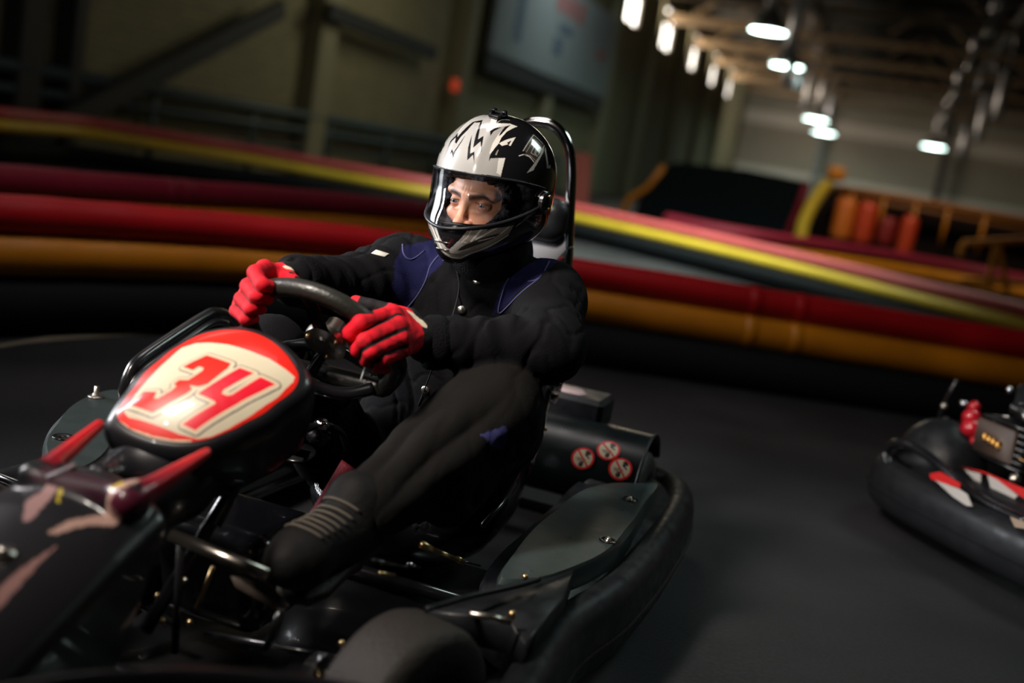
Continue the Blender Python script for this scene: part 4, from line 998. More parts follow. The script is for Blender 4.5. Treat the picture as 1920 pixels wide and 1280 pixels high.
obj('tank_lid', lathe([(0, .006), (.03, .004), (.034, 0)], at(560, 850, y=-.02), (.3, 0, 1), 30), M['blk_gloss'], kart)
bl = [at(655, 872, d=1.98), at(636, 905, d=1.94), at(612, 945, d=1.89), at(585, 990, d=1.84)]
obj('red_strap', sweep(smooth_path(bl, 5), [(-.017, -.001), (.017, -.001), (.017, .001), (-.017, .001)], up=(.7, .5, .4)), M['belt'], kart, label='dark red strap beside the leg')
obj('red_strap', slab([at(a, b, d=1.80) for a, b in ((648, 1070), (665, 1061), (682, 1060), (676, 1070), (656, 1080))], .002, nrm(CAMK-at(660, 1070, d=1.8)), .0005), M['belt'], kart)
obj('red_strap', slab([at(a, b, x=-.45) for a, b in ((985, 872), (996, 868), (992, 890), (980, 900))], .002, (1, 0, 0), .0005), M['belt'], kart)
obj('seat_stay', tube([at(965, 905, y=.34), at(940, 945, y=.34), at(905, 985, y=.34)], .005, 8), M['blk_metal'], kart)

# ---------------- rear wheel shroud with the three warning stickers
RC = np.array([-.80, 0, .175]); RR = .145
def shp(y, th, off=0.): return RC+np.array([math.cos(th)*(RR+off), y, math.sin(th)*(RR+off)*.98])
y0_, y1_ = .19, .485
ths = np.linspace(-.12, PI*.86, 40); ys = np.linspace(y0_, y1_, 14)
Gd = np.array([[shp(y, t) for t in ths] for y in ys]); Gi = np.array([[shp(y, t, -.006) for t in ths] for y in ys])
g = grid_mesh(Gd); grid_mesh(Gi, g); n1 = len(ths)
grid_mesh(np.stack([Gd[-1], Gi[-1]]), g); grid_mesh(np.stack([Gd[0], Gi[0]]), g); grid_mesh(np.stack([Gd[:, 0], Gi[:, 0]]), g); grid_mesh(np.stack([Gd[:, -1], Gi[:, -1]]), g)
shr = obj('wheel_shroud', g, M['shroud'], kart, auto=50, label='rounded rear wheel shroud carrying three warning stickers')
obj('shroud_edge', tube([shp(y1_, t, .001) for t in ths], .0035, 8), M['blk_plastic'], shr)
def on_shroud(px, py):
    o = CAMK; d = nrm(at(px, py, d=2.)-CAMK); ts = np.linspace(1.8, 3.4, 3000); q = o+ts[:, None]*d
    r = np.hypot(q[:, 0]-RC[0], (q[:, 2]-RC[2])/.98); i = np.argmax(r < RR) if (r < RR).any() else np.argmin(r); q = q[i]; return q[1], math.atan2((q[2]-RC[2])/.98, q[0]-RC[0])
PICT = dict(
    body=[(.05, .62), (.25, .75), (.52, .68), (.62, .42), (.52, .30), (.36, .38), (.44, .20), (.62, .02), (.50, -.02), (.32, .14), (.14, .28), (.10, .44), (.22, .50)],
    head=[(-.10, -.28), (.02, -.22), (.10, -.34), (.12, -.66), (-.06, -.78), (-.26, -.70), (-.30, -.52)],
    pipe=[(.10, -.30), (.28, -.06), (.22, -.02), (.04, -.24)])
for px, py, rr_, rot in ((1093, 859, .0285, -.10), (1141, 844, .0285, -.25), (1163, 879, .0285, -.05)):
    yc, tc_ = on_shroud(px, py); nr, na = 46, 90; V = []; uv = []
    for i in range(nr):
        for j in range(na):
            r = i/(nr-1); a = 2*PI*j/na; V.append(shp(yc+rr_*r*math.cos(a), tc_+rr_*r*math.sin(a)/RR, .0014)); uv.append((r*math.cos(a+rot), r*math.sin(a+rot)))
    uv = np.array(uv); rad_ = np.hypot(*uv.T); c_s = np.tile(np.array([.66, .52, .34, 1.]), (len(V), 1)); sxx, syy = uv.T
    for k in PICT: c_s[inpoly(sxx, syy, PICT[k])] = (.012, .01, .01, 1)
    for k in range(7): c_s[nearline(sxx, syy, [(-.60+.07*k, -.05-.12*(k % 3)), (-.50+.08*k, .05-.10*(k % 2)), (-.42+.05*k, -.12-.08*k)], .018) & (rad_ < .75)] = (.2, .12, .09, 1)
    bar_ = (np.abs(sxx*.80+syy*.60) < .075) & (rad_ < .9); c_s[bar_] = (.60, .010, .010, 1); c_s[rad_ > .80] = (.68, .012, .012, 1)
    g = G(); F_ = []
    for i in range(nr-1):
        for j in range(na): F_.append((i*na+j, (i+1)*na+j, (i+1)*na+(j+1) % na, i*na+(j+1) % na))
    g.add(V, F_); obj('warning_sticker', g, M['sticker'], shr, col=c_s, label='round red-ringed prohibition sticker')
ec = (at(1080, 785, x=-.86)+np.array([0, -.02, 0])); q0, q1 = at(1030, 770, x=-.84), at(1128, 800, x=-.84)
obj('rear_cover', box(((-.88), (q0[1]+q1[1])/2-.03, .325), (.14, q1[1]-q0[1]+.06, .085), None, .012), M['blk_plastic'], kart, auto=35)
obj('cover_flash', slab([np.array([x, y, .369]) for x, y in ((-.83, .10), (-.83, .27), (-.86, .285), (-.91, .26), (-.93, .10))], .002, (0, 0, 1), .0005), mat('dull pink trim', (.32, .24, .25), .5), kart)
obj('engine', sdf_mesh(lambda P: rbox_d(P, (-.62, -.30, .22), (.10, .10, .10), .015), np.array([-.8, -.45, .05]), np.array([-.48, -.15, .36]), .007), M['blk_metal'], kart)
# right front: cylinder and bumper tube seen beyond the nose
obj('front_hoop', tube([at(-30, 885, z=.22), at(0, 897, z=.22), at(52, 918, z=.22), at(90, 940, z=.21)], .010, 12), M['chrome'], kart)
# ================================================================== HALL
brick = bpy.data.materials.new('olive painted brick'); brick.use_nodes = True; nt = brick.node_tree; N = nt.nodes; L = nt.links; b = N['Principled BSDF']
tc = N.new('ShaderNodeTexCoord'); mp = N.new('ShaderNodeMapping'); mp.inputs['Rotation'].default_value = (PI/2, 0, PI/2); bk = N.new('ShaderNodeTexBrick')
bk.inputs['Scale'].default_value = 1.; bk.inputs['Brick Width'].default_value = .26; bk.inputs['Row Height'].default_value = .085; bk.inputs['Mortar Size'].default_value = .008
bk.inputs['Color1'].default_value = (.24, .22, .12, 1); bk.inputs['Color2'].default_value = (.19, .175, .10, 1); bk.inputs['Mortar'].default_value = (.12, .11, .07, 1)
sp = N.new('ShaderNodeSeparateXYZ'); cb = N.new('ShaderNodeCombineXYZ'); L.new(tc.outputs['Object'], sp.inputs[0]); L.new(sp.outputs['Y'], cb.inputs['X']); L.new(sp.outputs['Z'], cb.inputs['Y']); L.new(cb.outputs[0], bk.inputs['Vector'])
L.new(bk.outputs['Color'], b.inputs['Base Color']); b.inputs['Roughness'].default_value = .8
floor_m = bpy.data.materials.new('dark asphalt floor'); floor_m.use_nodes = True; nt = floor_m.node_tree; N = nt.nodes; L = nt.links; b = N['Principled BSDF']
tc = N.new('ShaderNodeTexCoord'); n1 = N.new('ShaderNodeTexNoise'); n1.inputs['Scale'].default_value = 90; n1.inputs['Detail'].default_value = 6; n2 = N.new('ShaderNodeTexNoise'); n2.inputs['Scale'].default_value = 1.4; n2.inputs['Detail'].default_value = 6
L.new(tc.outputs['Object'], n1.inputs['Vector']); L.new(tc.outputs['Object'], n2.inputs['Vector'])
cr = N.new('ShaderNodeValToRGB'); cr.color_ramp.elements[0].position = .3; cr.color_ramp.elements[0].color = (.008, .0085, .0095, 1); cr.color_ramp.elements[1].position = .75; cr.color_ramp.elements[1].color = (.027, .028, .031, 1)
ad = N.new('ShaderNodeMath'); ad.operation = 'MULTIPLY_ADD'; ad.inputs[1].default_value = .5; L.new(n1.outputs['Fac'], ad.inputs[0]); L.new(n2.outputs['Fac'], ad.inputs[2])
sb = N.new('ShaderNodeMath'); sb.operation = 'SUBTRACT'; sb.inputs[1].default_value = .25; L.new(ad.outputs[0], sb.inputs[0]); L.new(sb.outputs[0], cr.inputs[0]); L.new(cr.outputs[0], b.inputs['Base Color'])
b.inputs['Roughness'].default_value = .72; b.inputs['Specular IOR Level'].default_value = .3; bp = N.new('ShaderNodeBump'); bp.inputs['Strength'].default_value = .35; bp.inputs['Distance'].default_value = .004; L.new(n1.outputs['Fac'], bp.inputs['Height']); L.new(bp.outputs['Normal'], b.inputs['Normal'])
dark_steel = mat('dark painted girder', (.014, .015, .016), .6, var=.2, vscale=1)
tan = mat('tan painted timber truss', (.20, .135, .075), .7, var=.2, vscale=.8)
teal = mat('teal railing paint', (.035, .06, .065), .5)
pillar_m = mat('pale painted pillar', (.22, .21, .13), .8, var=.2, vscale=.8)
XL, YE, XR, ZC = -9.0, 69.0, 15.0, 8.2
struct('floor', box((3, 30, -.05), (26, 84, .1)), floor_m, smooth=False)
# left wall with clerestory openings
wins = [36.5+5.95*k for k in range(5)]; wz0, wz1 = 5.6, 7.2
wg = G(); box((XL-.15, 30, wz0/2), (.3, 84, wz0), g=wg); box((XL-.15, 30, (wz1+ZC)/2), (.3, 84, ZC-wz1), g=wg)
ed = [-12]+[v for w in wins for v in (w-1.0, w+1.0)]+[72]
for a, b_ in zip(ed[::2], ed[1::2]): box((XL-.15, (a+b_)/2, (wz0+wz1)/2), (.3, b_-a, wz1-wz0), g=wg)
struct('wall_left', wg, brick, smooth=False)
glow = mat('daylit pane', (.8, .8, .8), .4, emit=(1., .93, .82), es=7)
frame_m = mat('window frame', (.10, .08, .06), .6)
for k, w in enumerate(wins):
    wf = G()
    for y in (w-.96, w-.02, w+.96): box((XL-.05, y, (wz0+wz1)/2), (.1, .09, wz1-wz0), g=wf)
    for z in (wz0+.04, 6.6, wz1-.04): box((XL-.05, w, z), (.1, 2.0, .08), g=wf)
    o = struct('window_%d' % (k+1), wf, frame_m, smooth=False); p = obj('pane', box((XL-.12, w, (wz0+wz1)/2), (.02, 1.98, wz1-wz0)), glow, o, smooth=False, off=(0, 0, 0))
# end wall
eg = G(); box((3, YE+.15, ZC/2), (24.6, .3, ZC), g=eg)
end_m = mat('pale end wall render', (.34, .31, .25), .85, var=.25, vscale=.25)
struct('wall_far', eg, end_m, smooth=False)
eb = G(); box((3, YE-.05, 5.45), (24, .12, .8), g=eb); struct('trim_1', eb, mat('pale wall band', (.62, .57, .50), .7), smooth=False)
eb = G(); box((3, YE-.05, 2.35), (24, .12, .35), g=eb); struct('trim_2', eb, mat('white parapet band', (.66, .64, .58), .7), smooth=False)
rg = G(); box((XR+.15, 30, ZC/2), (.3, 84, ZC), g=rg); struct('wall_right', rg, brick, smooth=False)
rg = G(); box((3, -10.85, ZC/2), (24, .3, ZC), g=rg); struct('wall_back', rg, brick, smooth=False)
cg = G(); box((3, 30, ZC+.1), (26, 84, .2), g=cg)
for k in range(28): box((3, -10+3*k, ZC-.12), (24, .12, .22), g=cg)
struct('ceiling', cg, mat('dark roof deck', (.018, .017, .014), .8, var=.3, vscale=.5), smooth=False)
# pillars down the left wall
for k, (y, w, m_) in enumerate(((10.3, .20, dark_steel), (15.9, .55, pillar_m), (21.9, .45, pillar_m), (28., .5, pillar_m), (34.0, .5, pillar_m), (40., .5, pillar_m), (46, .5, pillar_m), (52, .5, pillar_m), (58, .5, pillar_m), (64, .5, pillar_m), (9.6, .35, dark_steel))):
    g = G(); box((XL+.15, y, ZC/2), (.3, w, ZC), None, .02, g)
    o = obj('pillar', g, m_, None, smooth=False); o['kind'] = 'structure'
# roof trusses: tie beam plus struts
for k in range(8):
    y = 23.6+5.95*k; g = G()
    bar((XL, y, 6.7), (-3.6, y, 6.7), .26, .34, .02, g=g); bar((-3.6, y, 6.7), (XR, y, 6.9), .2, .2, .02, g=g)
    bar((-8.2, y, 6.7), (-6.6, y, 7.9), .14, .14, .01, g=g); bar((-3.6, y, 7.0), (-2.4, y, 8.1), .1, .1, .01, g=g); bar((-6.4, y, 7.1), (-5, y, 8.1), .1, .1, .01, g=g); bar((-5, y, 8.1), (-3.6, y, 7.1), .1, .1, .01, g=g)
    for q in range(6): x0 = -1+2.6*q; bar((x0, y, 7.1), (x0+1.3, y, 8.1), .09, .09, .01, g=g); bar((x0+1.3, y, 8.1), (x0+2.6, y, 7.1), .09, .09, .01, g=g)
    o = obj('roof_truss', g, tan, None, smooth=False); o['kind'] = 'structure'
g = bar((-3.5, 12, 7.45), (-3.5, 69, 7.45), .25, .4, .02); o = obj('roof_beam', g, dark_steel, None, smooth=False); o['kind'] = 'structure'
g = bar((2.9, 12, 7.6), (2.9, 69, 7.6), .25, .4, .02); o = obj('roof_beam', g, dark_steel, None, smooth=False); o['kind'] = 'structure'
# end columns
for x in (-4.1, 2.8, 8.5):
    g = G(); box((x, YE-1, ZC/2), (.35, .35, ZC), None, .03, g); o = obj('column', g, mat('grey column', (.16, .18, .18), .6) if x < 0 else dark_steel, None, smooth=False); o['kind'] = 'structure'
# diagonal braces on the left wall
def wl(px, py, x=XL+.42): return wat(px, py, X=x)
for a, b_, l in (((530, 16), (165, 205), 'dark diagonal steel brace climbing to the pale pillar'), ((615, 20), (815, 100), 'dark diagonal brace dropping from the pale pillar to the right')):
    A0, B0 = wl(*a), wl(*b_)
    if a[0] < 600: B0 = A0+(B0-A0)*((A0[2]-.03)/(A0[2]-B0[2]))
    g = bar(A0, B0, .26, .12, .02, up=(1, 0, 0)); single('diagonal_brace', g, dark_steel, l, 'brace', smooth=False)
# railing along the left wall
rt = thing('guard_rail', 'dark teal two-bar railing along the brick wall', 'railing', (-8.74, 16, 0))
for pz, r in ((.93, .085), (.70, .06), (.42, .03)): obj('rail', tube([(-8.78, 6, pz), (-8.78, 30, pz)], r, 10), teal, rt)
for k in range(11): obj('post', tube([(-8.78, 7.2+2.3*k, 0), (-8.78, 7.2+2.3*k, .93)], .045, 8), teal, rt)
# advertising board
bd = thing('advertising_board', 'large pale printed board hung high on the brick wall', 'board', (XL+.35, 28, 3.0))
z0, z1 = 2.95, 5.3; ya, yb = 22.8, 33.2
g = box((XL+.35, (ya+yb)/2, (z0+z1)/2), (.10, yb-ya, z1-z0), None, .01); obj('board_face', g, mat('pale printed sheet', (.20, .24, .25), .6), bd, smooth=False)
pr_m = mat('faded red print', (.30, .10, .10), .6); bl_m = mat('faded blue print', (.07, .11, .16), .6)
def strip(a, b_, c, e, m_, nm='print'): obj(nm, box((XL+.405, (a+b_)/2, (c+e)/2), (.008, b_-a, e-c)), m_, bd, smooth=False)
for y_, zz in ((27.0, 4.75), (27.9, 4.75), (28.8, 4.75)): strip(y_, y_+.62, zz-.2, zz+.30, pr_m)
strip(31.4, 32.4, 3.95, 4.2, pr_m); strip(24.1, 24.6, 3.4, 4.6, bl_m); strip(27.2, 27.9, 3.5, 3.95, bl_m); strip(27.4, 28.6, 4.1, 4.3, bl_m)
g = box((XL+.30, (ya+yb)/2, z0-.22), (.12, yb-ya, .40)); obj('board_shelf', g, dark_steel, bd, smooth=False)
p = wl(853, 160); sg_ = single('call_box', box(p, (.10, .26, .24), None, .03), mat('red call point', (.55, .04, .02), .5, emit=(1, .08, .02), es=.25), 'small red box on the brick wall left of the board', 'box')

# ---------------- pendant lamps
shade_m = mat('lamp shade', (.42, .43, .43), .3, metal=.7); lens_m = mat('lit lamp lens', (.8, .9, .85), .4, emit=(.72, 1., .90), es=26); sleeve_m = mat('silver sleeve', (.40, .40, .43), .35, metal=.6)
def lamp(X, Y, Z, label, lit=True, r=.34, slv=2.1, group='pendant hall lamps'):
    t = thing('pendant_lamp', label, 'lamp', (X, Y, Z), group=group)
    obj('lamp_shade', lathe([(r*.22, .55), (r*.5, .42), (r*.9, .14), (r, 0), (r*.97, 0), (r*.85, .12), (r*.45, .38)], (X, Y, Z), (0, 0, 1), 24), shade_m, t)
    obj('lens', lathe([(0, .02), (r*.93, .02), (r*.93, .05), (0, .06)], (X, Y, Z), (0, 0, 1), 24), lens_m if lit else shade_m, t)
    obj('sleeve', lathe([(.13, .55), (.16, .6), (.16, slv), (.12, slv+.05), (0, slv+.05)], (X, Y, Z), (0, 0, 1), 16), sleeve_m, t)
    obj('hanger', tube([(X, Y, Z+slv), (X, Y, ZC-.1)], .02, 6), dark_steel, t)
    if lit:
        ld = bpy.data.lights.new('lamp_light', 'SPOT'); ld.energy = 45; ld.color = (.78, 1, .92); ld.spot_size = 2.3; ld.spot_blend = .6; ld.shadow_soft_size = .25
        lo = bpy.data.objects.new('lamp_light', ld); COL.objects.link(lo); lo.parent = t; lo.location = (0, 0, -.03)
    return t
for (px, py), lb in (((1440, 60), 'lit round pendant lamp, nearest and highest of the left row'), ((1475, 125), 'lit round pendant lamp, second from the top of the left row'), ((1530, 225), 'lit pendant lamp lower down, beside the one almost at the end wall'), ((1545, 250), 'lit pendant lamp, lowest of the left row'), ((1750, 276), 'lit pendant lamp hanging alone on the right side of the hall')):
    p = wat(px, py, Z=4.7); lamp(*p, lb, r=.012*p[1]**.5*4.6 if False else .30+.006*p[1])
def sleeve(px0, py0, px1, py1, Z, label):
    a = wat(px1, py1, Z=Z); r = ray(px0, py0); top = None
    t = (a[1]-CAM[1])/r[1]; b_ = CAM+t*r; h = max(b_[2]-Z, .6)
    g = lathe([(0, 0), (.13, 0), (.15, .05), (.15, h), (.11, h+.05), (0, h+.05)], a, (0, 0, 1), 16); tube([a+np.array([0, 0, h]), (a[0], a[1], ZC-.1)], .02, 6, g=g)
    single('hanging_tube', g, sleeve_m, label, 'tube', 'silver tubes hanging from the roof')
for a, l in (((1522, 140, 1508, 210, 4.4), 'silver tube hanging between the upper and lower lit lamps'), ((1892, 135, 1867, 225, 4.4), 'silver hanging tube, nearest the right edge'), ((1850, 180, 1831, 268, 4.0), 'silver hanging tube left of the one nearest the right edge'), ((1815, 240, 1801, 298, 3.4), 'silver hanging tube beside the lone lit lamp'), ((1483, 135, 1476, 160, 4.0), 'short silver tube just under the second lit lamp'), ((1497, 145, 1494, 168, 4.2), 'short silver tube right of the one under the second lamp')):
    sleeve(*a, l)
for k, (px, py) in enumerate(((1858, 72), (1820, 135), (1790, 187), (1772, 226), (1767, 252))):
    p = wat(px, py, Z=5.2); lamp(*p, 'unlit silver pendant lamp, ' + ['highest', 'second highest', 'middle one', 'second lowest', 'lowest'][k]+' of the five unlit ones on the right', lit=False, r=.20, slv=.9, group='unlit pendant lamps')

# ---------------- barriers
def barrier(name_l, path, tubes, base, joints=(), group='track barriers', n=10):
    P = smooth_path(path, n); dz = P[:, 2].copy(); mid = P[len(P)//2]; t = thing('track_barrier', name_l, 'barrier', (mid[0], mid[1], 0), group=group)
    for nm, z, r, m_ in tubes:
        Q_ = P.copy(); Q_[:, 2] = z+dz; w = 1+.02*np.sin(np.arange(len(Q_))*.9)
        o = obj(nm, tube(Q_, r*w, 22), m_, t)
        for jx in joints:
            i = int(np.clip(np.argmin(((P[:, :2]-np.array(jx))**2).sum(1)), 1, len(P)-2)); tt_ = nrm(P[i+1]-P[i-1]); tt_[2] = 0
            obj('joint_band', lathe([(r*.95, -.035), (r*1.035, -.03), (r*1.035, .03), (r*.95, .035)], (P[i][0], P[i][1], z), tt_, 22), m_, o)
    for z, r in base:
        Q_ = P.copy(); Q_[:, 2] = z; obj('footing', tube(Q_, r, 18), M['dbase'], t)
    return t
pB1 = [(-3.1, 2.2, 0), (-3.0, 2.7, 0), (-2.87, 3.12, 0), (-2.69, 3.56, 0), (-2.42, 4.08, 0), (-1.90, 4.72, 0), (-1.28, 5.04, 0), (-.27, 5.46, 0), (.79, 5.88, 0), (1.9, 6.3, 0), (3.5, 6.9, 0)]
jp = lambda px, py, z: tuple(wat(px, py, Z=z)[:2])
barrier('long curved barrier nearest the kart, bright red tube over amber tube', pB1, [('red_tube', .435, .068, M['red']), ('amber_tube', .290, .080, M['yel'])], [(.105, .105)], [jp(1385, 560, .4), jp(1465, 575, .4)])
pB2 = [(-4.0, 3.0, 0), (-3.86, 3.6, 0), (-3.76, 4.01, 0), (-3.55, 4.82, 0), (-3.33, 6.0, 0), (-2.95, 7.0, 0), (-2.4, 7.9, 0)]
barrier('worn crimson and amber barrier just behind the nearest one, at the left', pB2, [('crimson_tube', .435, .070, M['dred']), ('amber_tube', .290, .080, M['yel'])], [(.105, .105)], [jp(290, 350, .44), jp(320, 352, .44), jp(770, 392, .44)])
pB3 = [(-9.0, 7.2, 0), (-8.6, 8.8, 0), (-8.2, 10.4, 0), (-6.6, 11.5, 0), (-4.92, 11.85, 0), (-3.25, 11.9, 0), (-1.74, 11.14, 0), (-.6, 10.16, 0), (.3, 9.38, 0), (1.1, 8.58, 0), (2.6, 7.4, 0)]
pB3 = [(-6.9, 5.6, 0), (-6.75, 7.1, 0), (-6.55, 8.3, 0), (-5.9, 8.9, 0), (-5.0, 9.2, 0), (-3.95, 9.35, 0), (-2.6, 9.5, 0), (-1.35, 8.85, 0), (-.45, 8.0, 0), (.25, 7.45, 0), (.85, 6.85, 0), (1.6, 6.6, 0)]
barrier('far barrier with pale red tube over bright yellow tube crossing behind the helmet', [tuple(wat(a, b_, Z=.44+q_)[:2])+(q_,) for a, b_, q_ in ((-60, 190, .10), (0, 201, .10), (150, 218, .09), (300, 243, .08), (450, 268, .06), (600, 296, .04), (800, 332, .03), (960, 358, .01), (1075, 381, 0), (1300, 428, 0), (1500, 472, 0), (1700, 518, 0), (1920, 568, 0), (2100, 610, 0))],
        [('faded_tube', .385, .057, M['pink']), ('yellow_tube', .270, .062, M['yel2'])], [(.13, .085), (.05, .05)], [jp(1320, 432, .45)], n=8)
sgn_ = wat(420, 286, Z=.33); single('marker_light', lathe([(0, .03), (.05, .03), (.07, 0), (.07, -.05), (0, -.05)], sgn_*.97+np.array([0, 0, .01]), (0, -1, .1), 16), mat('glowing marker', (.6, .7, .3), .5, emit=(.8, 1, .45), es=1.2), 'small glowing marker on the far yellow tube at the left', 'marker light')
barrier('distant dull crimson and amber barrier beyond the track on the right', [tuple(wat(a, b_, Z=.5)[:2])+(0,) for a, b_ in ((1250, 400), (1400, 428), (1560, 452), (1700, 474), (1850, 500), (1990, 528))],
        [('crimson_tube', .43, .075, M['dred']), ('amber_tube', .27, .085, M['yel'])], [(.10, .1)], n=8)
# ---------------- things beyond the barriers, right
Yb = 17.0
def gnd(p, c): p = np.array(p); p[2] = 0 if c else p[2]; return p
def sl(pts, Y, th, name, m_, label, cat): return single(name, slab([gnd(wat(a, b_, Y=Y), b_ >= 420) for a, b_ in pts], th, (0, -1, 0), .02), m_, label, cat, smooth=False)
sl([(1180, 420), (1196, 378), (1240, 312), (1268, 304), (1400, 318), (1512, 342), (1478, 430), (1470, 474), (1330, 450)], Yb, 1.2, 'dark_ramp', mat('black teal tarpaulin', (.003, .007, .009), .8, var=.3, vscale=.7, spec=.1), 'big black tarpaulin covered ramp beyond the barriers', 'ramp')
single('ramp_edge', tube([wat(1512, 344, Y=Yb-.05), wat(1498, 385, Y=Yb-.05), wat(1478, 432, Y=Yb-.05), gnd(wat(1474, 440, Y=Yb-.05), 1)], .05, 8), M['dred'], 'thin dull red tube edging the right of the black ramp', 'tube')
single('ramp_edge', tube([gnd(wat(1160, 384, Y=Yb-.1), 1), wat(1180, 372, Y=Yb-.1), wat(1215, 350, Y=Yb-.1), wat(1245, 312, Y=Yb-.1)], .05, 8), M['yel'], 'thin amber tube rising along the left of the black ramp', 'tube')
single('inflatable_arch', tube(smooth_path([wat(a, b_, Y=15.5) for a, b_ in ((1490, 490), (1502, 440), (1508, 415), (1525, 380), (1545, 352), (1560, 340))], 5), [.09]*26, 14), M['yel2'], 'curved yellow tube standing right of the black ramp', 'tube')
single('foam_block', sdf_mesh(lambda P: rbox_d(P, wat(1568, 326, Y=15.5), (.12, .13, .10), .05), wat(1568, 326, Y=15.5)-.3, wat(1568, 326, Y=15.5)+.3, .03), M['yel'], 'amber foam block on top of the curved yellow tube', 'block')
orange = mat('red orange plastic', (.50, .045, .008), .5)
for k, (a, b_, w, h, c, l) in enumerate(((1582, 412, .14, .30, mat('orange plastic', (.55, .13, .01), .5), 'orange plastic tank in the dark enclosure'), (1622, 420, .13, .30, orange, 'red-orange plastic tank right of the orange one'), (1662, 434, .12, .20, mat('dark red plastic', (.22, .012, .008), .5), 'dark red low box between two brighter red shapes'), (1700, 446, .11, .30, orange, 'narrow bright red upright drum in the enclosure'))):
    p = wat(a, b_, Y=15.7); single('storage_drum', lathe([(0, h), (w*.6, h), (w*.9, h*.85), (w, h*.7), (w, -h*.7), (w*.9, -h*.9), (0, -h*.9)], p, (0, 0, 1), 20), c, l, 'drum')
bk_ = thing('storage_enclosure', 'long dark shed side with an amber top rail, beyond the barriers', 'shed', (2, 16.5, 0))
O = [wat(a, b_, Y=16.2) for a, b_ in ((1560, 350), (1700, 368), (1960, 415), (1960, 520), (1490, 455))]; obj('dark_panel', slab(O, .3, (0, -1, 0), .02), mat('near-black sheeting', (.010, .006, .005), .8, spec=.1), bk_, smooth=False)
obj('amber_rail', tube([wat(1570, 352, Y=15.9), wat(1700, 372, Y=15.9), wat(1960, 422, Y=15.9)], .045, 8), mat('dim amber rail', (.30, .10, .01), .6), bk_)
obj('amber_rail', tube([wat(1570, 368, Y=15.9), wat(1700, 388, Y=15.9), wat(1960, 438, Y=15.9)], .03, 8), mat('dim amber rail', (.22, .08, .01), .6), bk_)
for px in (1600, 1660, 1720, 1780, 1850): a = wat(px, 350+.17*(px-1560), Y=15.9); obj('rail_post', tube([a, a-np.array([0, 0, .55])], .03, 6), M['yel'], bk_)
if 1: tr_ = thing('trestle', 'amber A-frame trestle barrier at the right edge', 'trestle', wat(1865, 545, Z=0), )
q = wat(1865, 470, Y=11.2); YT = 11.2
for a, b_ in (((1850, 548), (1868, 458)), ((1890, 552), (1872, 456))): obj('trestle_leg', bar(wat(*a, Y=YT), wat(*b_, Y=YT), .06, .05, .008), M['yel'], tr_, smooth=False)
for a, b_ in (((1805, 455), (1945, 448)), ((1800, 525), (1960, 535))): obj('cross_bar', bar(wat(*a, Y=YT), wat(*b_, Y=YT), .06, .06, .008), M['yel'], tr_, smooth=False)
obj('trestle_leg', bar(wat(1800, 480, Y=YT), wat(1806, 455, Y=YT), .12, .05, .008), M['yel'], tr_, smooth=False)
fb = wat(1100, 300, Y=14.0); single('flag_banner', slab([gnd(wat(a, b_, Y=14.), b_ > 400) for a, b_ in ((1078, 285), (1108, 290), (1100, 432), (1070, 427))], .04, (0, -1, 0), .01), mat('dull red banner', (.14, .02, .01), .7), 'dim red and amber banner just right of the roll hoop', 'banner', smooth=False)
# painted line on the floor
P = np.array([wat(a, b_, Z=.004) for a, b_ in ((-90, 664), (0, 648), (60, 638), (140, 631), (220, 626), (300, 622))]); w = np.array([.04, .03, .025]); g = G()
Vv = np.concatenate([P-np.array([.02, -.05, 0]), P+np.array([.02, -.05, 0])]); n = len(P); g.add(Vv, [(i, i+1, n+i+1, n+i) for i in range(n-1)])
tag(struct('floor_marking', g, mat('worn painted line', (.15, .13, .09), .7, var=.4, vscale=20), smooth=False), None, None)
P = [wat(a, b_, Z=.004) for a, b_ in ((-60, 1190), (120, 1180), (260, 1195), (330, 1240), (300, 1330), (-60, 1340))]; g = G(); g.add(P, [tuple(range(6))])
struct('floor_marking', g, mat('worn yellow floor paint', (.10, .085, .006), .7, var=.6, vscale=7), smooth=False)
# ================================================================== SECOND KART (parked askew at the right edge)
K2H = nrm([.63, -.78, 0]); K2R = np.array([K2H[1], -K2H[0], 0]); K2O = np.array([.16, 3.58, 0])+K2H*.90-K2R*.57
k2 = thing('go_kart', 'second black go-kart cut off by the right edge, with red and white side flashes', 'go-kart', K2O)
def q2(p): p = np.asarray(p, float); return K2O+p[..., :1]*K2H+p[..., 1:2]*-K2R+p[..., 2:]*np.array([0, 0, 1.])
def o2(name, g, m_, parent=None, **k):
    h = G(); h.v = [q2(g.V())]; h.n = g.n; h.f = g.f; return obj(name, h, m_, parent or k2, **k)
r2 = o2('bumper_ring', sweep(ringp, prof, closed=True), M['blk_plastic'], label='black wrap-around bumper')
o2('rub_strip', gr, M['dbase'], r2)
def on_k2(px, py, yl):
    r = ray(px, py); n = -K2R; p0 = K2O+n*yl; t = ((p0-CAM)@n)/(r@n); w = CAM+t*r-K2O; return (w@K2H, yl, w[2])
o2('upper_bumper_rail', tube(smooth_path([on_k2(a, b, -.575) for a, b in ((1668, 872), (1660, 848), (1675, 832), (1705, 835), (1750, 862), (1800, 905), (1850, 942), (1925, 978))], 8), .014, 14), M['blk_gloss'])
def flash(pts, m_, yl): o2('side_flash', slab([on_k2(a, b, yl) for a, b in pts], .004, (0, -1, .0), .001), m_, None, smooth=False)
redm = mat('red flash', (.55, .012, .012), .4); whm = mat('dull white flash', (.46, .44, .41), .5)
sp_ = o2('side_pod', slab([(-.80, -.46, .235), (-.45, -.44, .27), (.20, -.42, .25), (.22, -.53, .22), (-.40, -.56, .21), (-.78, -.55, .215)], .09, (0, 0, 1), .015), M['blk_plastic'])
